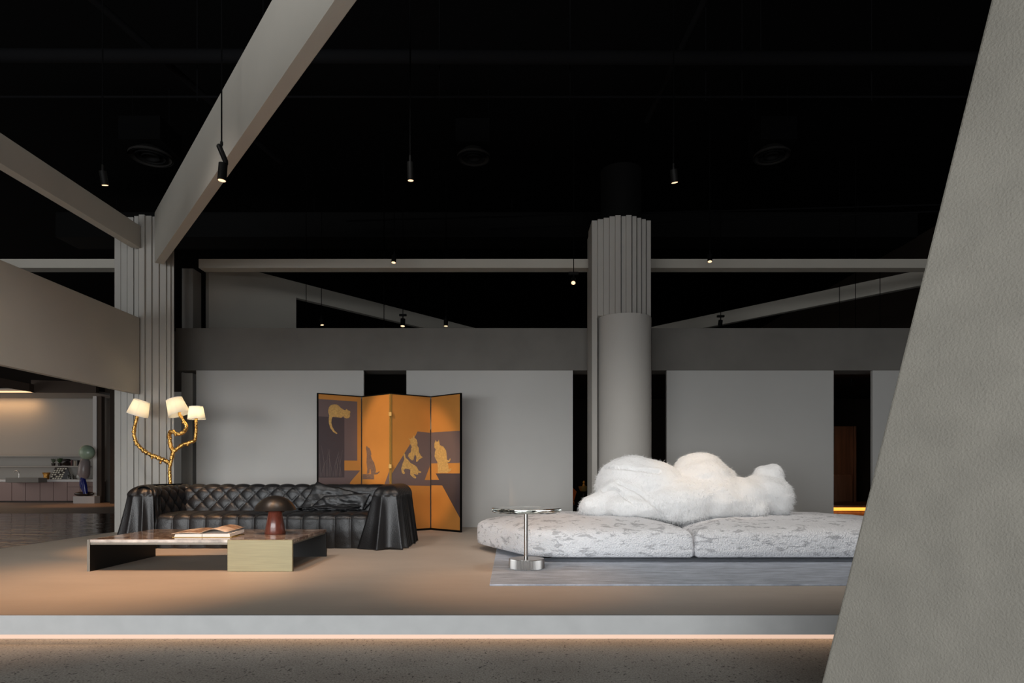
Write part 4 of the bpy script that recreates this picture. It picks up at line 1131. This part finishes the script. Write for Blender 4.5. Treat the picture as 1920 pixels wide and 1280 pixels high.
# ================================================================== WHITE SOFA
def round_poly(pts, radii, step=0.03):
    out = []
    n = len(pts)
    for i in range(n):
        p0, p1, p2 = Vector(pts[i - 1]), Vector(pts[i]), Vector(pts[(i + 1) % n])
        r = radii[i]
        a = p1 + (p0 - p1).normalized() * r; b_ = p1 + (p2 - p1).normalized() * r
        for k in range(13):
            t = k / 12
            out.append((1 - t) ** 2 * a + 2 * t * (1 - t) * p1 + t * t * b_)
    res = []
    m = len(out)
    for i in range(m):
        a, b_ = out[i], out[(i + 1) % m]
        L_ = (b_ - a).length; k = max(1, int(L_ / step))
        for q in range(k): res.append(a.lerp(b_, q / k))
    return res
def cushion(name, pts, radii, parent, z0, H, seed):
    P2 = round_poly(pts, radii)
    n = len(P2)
    cen = sum(P2, Vector((0, 0))) / n
    nor = []
    for i in range(n):
        t = (P2[(i + 2) % n] - P2[i - 2]).normalized()
        q = Vector((t.y, -t.x))
        if q.dot(P2[i] - cen) < 0: q = -q
        nor.append(q)
    rings = [(z0, 0.08), (z0 + 0.004, 0.03), (z0 + 0.02, 0.004), (z0 + 0.07, 0.0), (z0 + 0.14, 0.0), (z0 + 0.19, 0.005), (z0 + 0.222, 0.02), (z0 + 0.245, 0.046), (z0 + 0.262, 0.085), (z0 + 0.278, 0.145), (z0 + 0.295, 0.23), (z0 + 0.315, 0.36), (z0 + 0.335, 0.50)]
    rings = [(z0 + (z - z0) * H / 0.335, ins) for z, ins in rings]
    v = []; f = []
    def disp(p):
        return 0.012 * noise.noise(p * 3.1 + Vector((seed, 0, 0))) + 0.007 * noise.noise(p * 9) + 0.0035 * noise.noise(p * 34)
    for (z, ins) in rings:
        for i in range(n):
            q = P2[i] - nor[i] * min(ins, 0.03)
            if ins > 0.03: q = q.lerp(cen, (ins - 0.03) / 0.95)
            p = Vector((q.x, q.y, z)); dsp = disp(p) if z > z0 + 0.01 else 0
            p += Vector((nor[i].x * dsp, nor[i].y * dsp, dsp))
            v.append(p)
    base_i = (len(rings) - 1) * n
    last = [v[base_i + i].copy() for i in range(n)]
    for k in (0.3, 0.6, 0.85):
        for i in range(n):
            p = last[i].lerp(Vector((cen.x, cen.y, rings[-1][0] + 0.015)), k)
            p.z += disp(p); v.append(p)
    R_ = len(rings) + 3
    for j in range(R_ - 1):
        for i in range(n): f.append((j * n + i, j * n + (i + 1) % n, (j + 1) * n + (i + 1) % n, (j + 1) * n + i))
    v.append(Vector((cen.x, cen.y, rings[-1][0] + 0.015))); ci = len(v) - 1
    for i in range(n): f.append(((R_ - 1) * n + i, (R_ - 1) * n + (i + 1) % n, ci))
    f.append(tuple(range(n)))
    return mk(name, v, f, 'boucle', parent, smooth=True)
ws = thing('white_sofa', (1.7, 7.0, 0.014), 'low white patterned sofa base of two thick soft slabs', 'sofa')
tag(cushion('seat_slab', [(-0.47, 7.30), (0.18, 6.0), (1.712, 5.985), (1.70, 8.25), (0.25, 8.25)], [0.3, 0.32, 0.05, 0.2, 0.4], ws, 0.055, 0.34, 0.0), 'left slab')
tag(cushion('seat_slab', [(1.719, 5.985), (3.75, 6.0), (4.5, 7.2), (3.8, 8.25), (1.70, 8.25)], [0.05, 0.32, 0.3, 0.4, 0.2], ws, 0.055, 0.345, 3.0), 'right slab')
for (x, y) in ((0.35, 6.35), (1.5, 6.35), (1.9, 6.35), (3.2, 6.35), (0.5, 7.9), (3.1, 7.9)):
    lathe('foot', [(0.04, 0.014), (0.04, 0.062)], (x, y, 0), 'spot_black', ws, n=16)

# white fur body lying on the sofa: one continuous skin over a set of swellings
def fur_body():
    bm = bmesh.new()
    def e(x, y, Y, rx, ry, rz, tilt=0.0, yaw=0.0):
        c = px(x, y, Y)
        Mx = Matrix.Translation(c) @ Matrix.Rotation(yaw, 4, 'Z') @ Matrix.Rotation(tilt, 4, 'Y') @ Matrix.Diagonal((rx * 1.04, ry * 1.06, rz * 1.06, 1))
        bmesh.ops.create_icosphere(bm, subdivisions=3, radius=1.0, matrix=Mx)
    e(1186, 911, 7.25, 0.40, 0.40, 0.33, 0.12)           # haunch
    e(1218, 918, 7.18, 0.42, 0.43, 0.33, 0.25)
    e(1180, 930, 7.10, 0.36, 0.38, 0.24)
    e(1140, 945, 6.95, 0.30, 0.20, 0.15, -0.16)          # outstretched paw, far left
    e(1108, 950, 6.92, 0.12, 0.15, 0.11)
    e(1195, 952, 6.80, 0.36, 0.22, 0.14, 0.08)
    e(1285, 936, 7.02, 0.50, 0.46, 0.24, 0.0)            # trunk
    e(1330, 930, 7.05, 0.48, 0.44, 0.235, 0.06)
    e(1385, 931, 7.03, 0.40, 0.38, 0.205)
    e(1270, 942, 6.90, 0.45, 0.36, 0.21)
    e(1275, 953, 6.84, 0.36, 0.30, 0.20)
    e(1345, 943, 6.90, 0.44, 0.34, 0.19)
    e(1311, 892, 7.30, 0.29, 0.34, 0.265, 0.0)           # hump
    e(1318, 905, 7.16, 0.30, 0.40, 0.26, 0.1)
    e(1340, 903, 7.28, 0.28, 0.34, 0.20, 0.50)
    e(1428, 928, 7.02, 0.27, 0.33, 0.225)                # head
    e(1447, 932, 7.0, 0.19, 0.29, 0.215)
    e(1440, 902, 7.05, 0.15, 0.18, 0.17)                 # ear
    e(1449, 885, 7.05, 0.085, 0.13, 0.085)
    e(1431, 886, 7.05, 0.085, 0.12, 0.08)
    e(1418, 953, 6.70, 0.12, 0.10, 0.08)                 # small paw
    me = bpy.data.meshes.new('fur_tmp'); bm.to_mesh(me); bm.free()
    o = bpy.data.objects.new('fur_tmp', me); COL.objects.link(o)
    md = o.modifiers.new('r', 'REMESH'); md.mode = 'VOXEL'; md.voxel_size = 0.014
    md = o.modifiers.new('s', 'SMOOTH'); md.iterations = 26; md.factor = 0.6
    dg = bpy.context.evaluated_depsgraph_get(); dg.update()
    m2 = bpy.data.meshes.new_from_object(o.evaluated_get(dg))
    bpy.data.objects.remove(o, do_unlink=True)
    bm = bmesh.new(); bm.from_mesh(m2); bm.normal_update()
    # seam lines pressed into the skin, plus soft wrinkles
    seams = [spline([(1245, 972, 0), (1236, 958, 0), (1222, 942, 0), (1205, 928, 0), (1185, 917, 0), (1160, 905, 0)], 8),
             spline([(1135, 876, 0), (1170, 878, 0), (1200, 880, 0), (1235, 885, 0)], 8),
             spline([(1130, 920, 0), (1150, 915, 0), (1165, 925, 0), (1190, 945, 0)], 8)]
    for vtx in bm.verts:
        p = vtx.co
        n_ = vtx.normal
        dsp = 0.014 * noise.noise(p * 4) + 0.012 * noise.noise(Vector((p.x * 7 + p.z * 6, p.y * 5, p.z * 15 - p.x * 4))) + 0.004 * noise.noise(p * 26)
        if n_.y < 0.15:
            X = 960 + p.x * FPX / p.y; Yp = 887 - (p.z - CAMZ) * FPX / p.y
            q = Vector((X, Yp, 0))
            dm = min((q - s).length for L_ in seams for s in L_)
            dsp -= 0.030 * math.exp(-(dm / 2.6) ** 2) - 0.005 * math.exp(-((dm - 5) / 2.5) ** 2)
        if p.z < 0.40: dsp = min(dsp, 0.0)
        vtx.co = p + n_ * dsp
        zm = 0.40 - 0.05 * math.exp(-((vtx.co.x - 1.71) / 0.2) ** 2)
        if vtx.co.z < zm: vtx.co.z = zm
    bm.to_mesh(m2); bm.free()
    m2.name = 'fur_body'
    c = Vector((1.9, 7.1, 0.398))
    m2.transform(Matrix.Translation(-c))
    o = bpy.data.objects.new('fur_body', m2); COL.objects.link(o); o.location = c
    m2.materials.clear(); m2.materials.append(M['fur'])
    for p in m2.polygons: p.use_smooth = True
    md = o.modifiers.new('fur', 'PARTICLE_SYSTEM')
    ps = o.particle_systems[0].settings
    ps.type = 'HAIR'; ps.count = 45000; ps.hair_length = 0.013; ps.hair_step = 3; ps.display_step = 2; ps.render_step = 2
    ps.emit_from = 'FACE'; ps.use_advanced_hair = True
    ps.brownian_factor = 0.02; ps.factor_random = 0.004
    ps.object_align_factor = (0.0, 0.0, -0.009); ps.length_random = 0.4
    ps.root_radius = 0.0022; ps.tip_radius = 0.0006; ps.radius_scale = 1.0; ps.material = 1
    tag(o, 'white furry animal-shaped backrest lying on the white sofa', 'backrest')
fur_body()
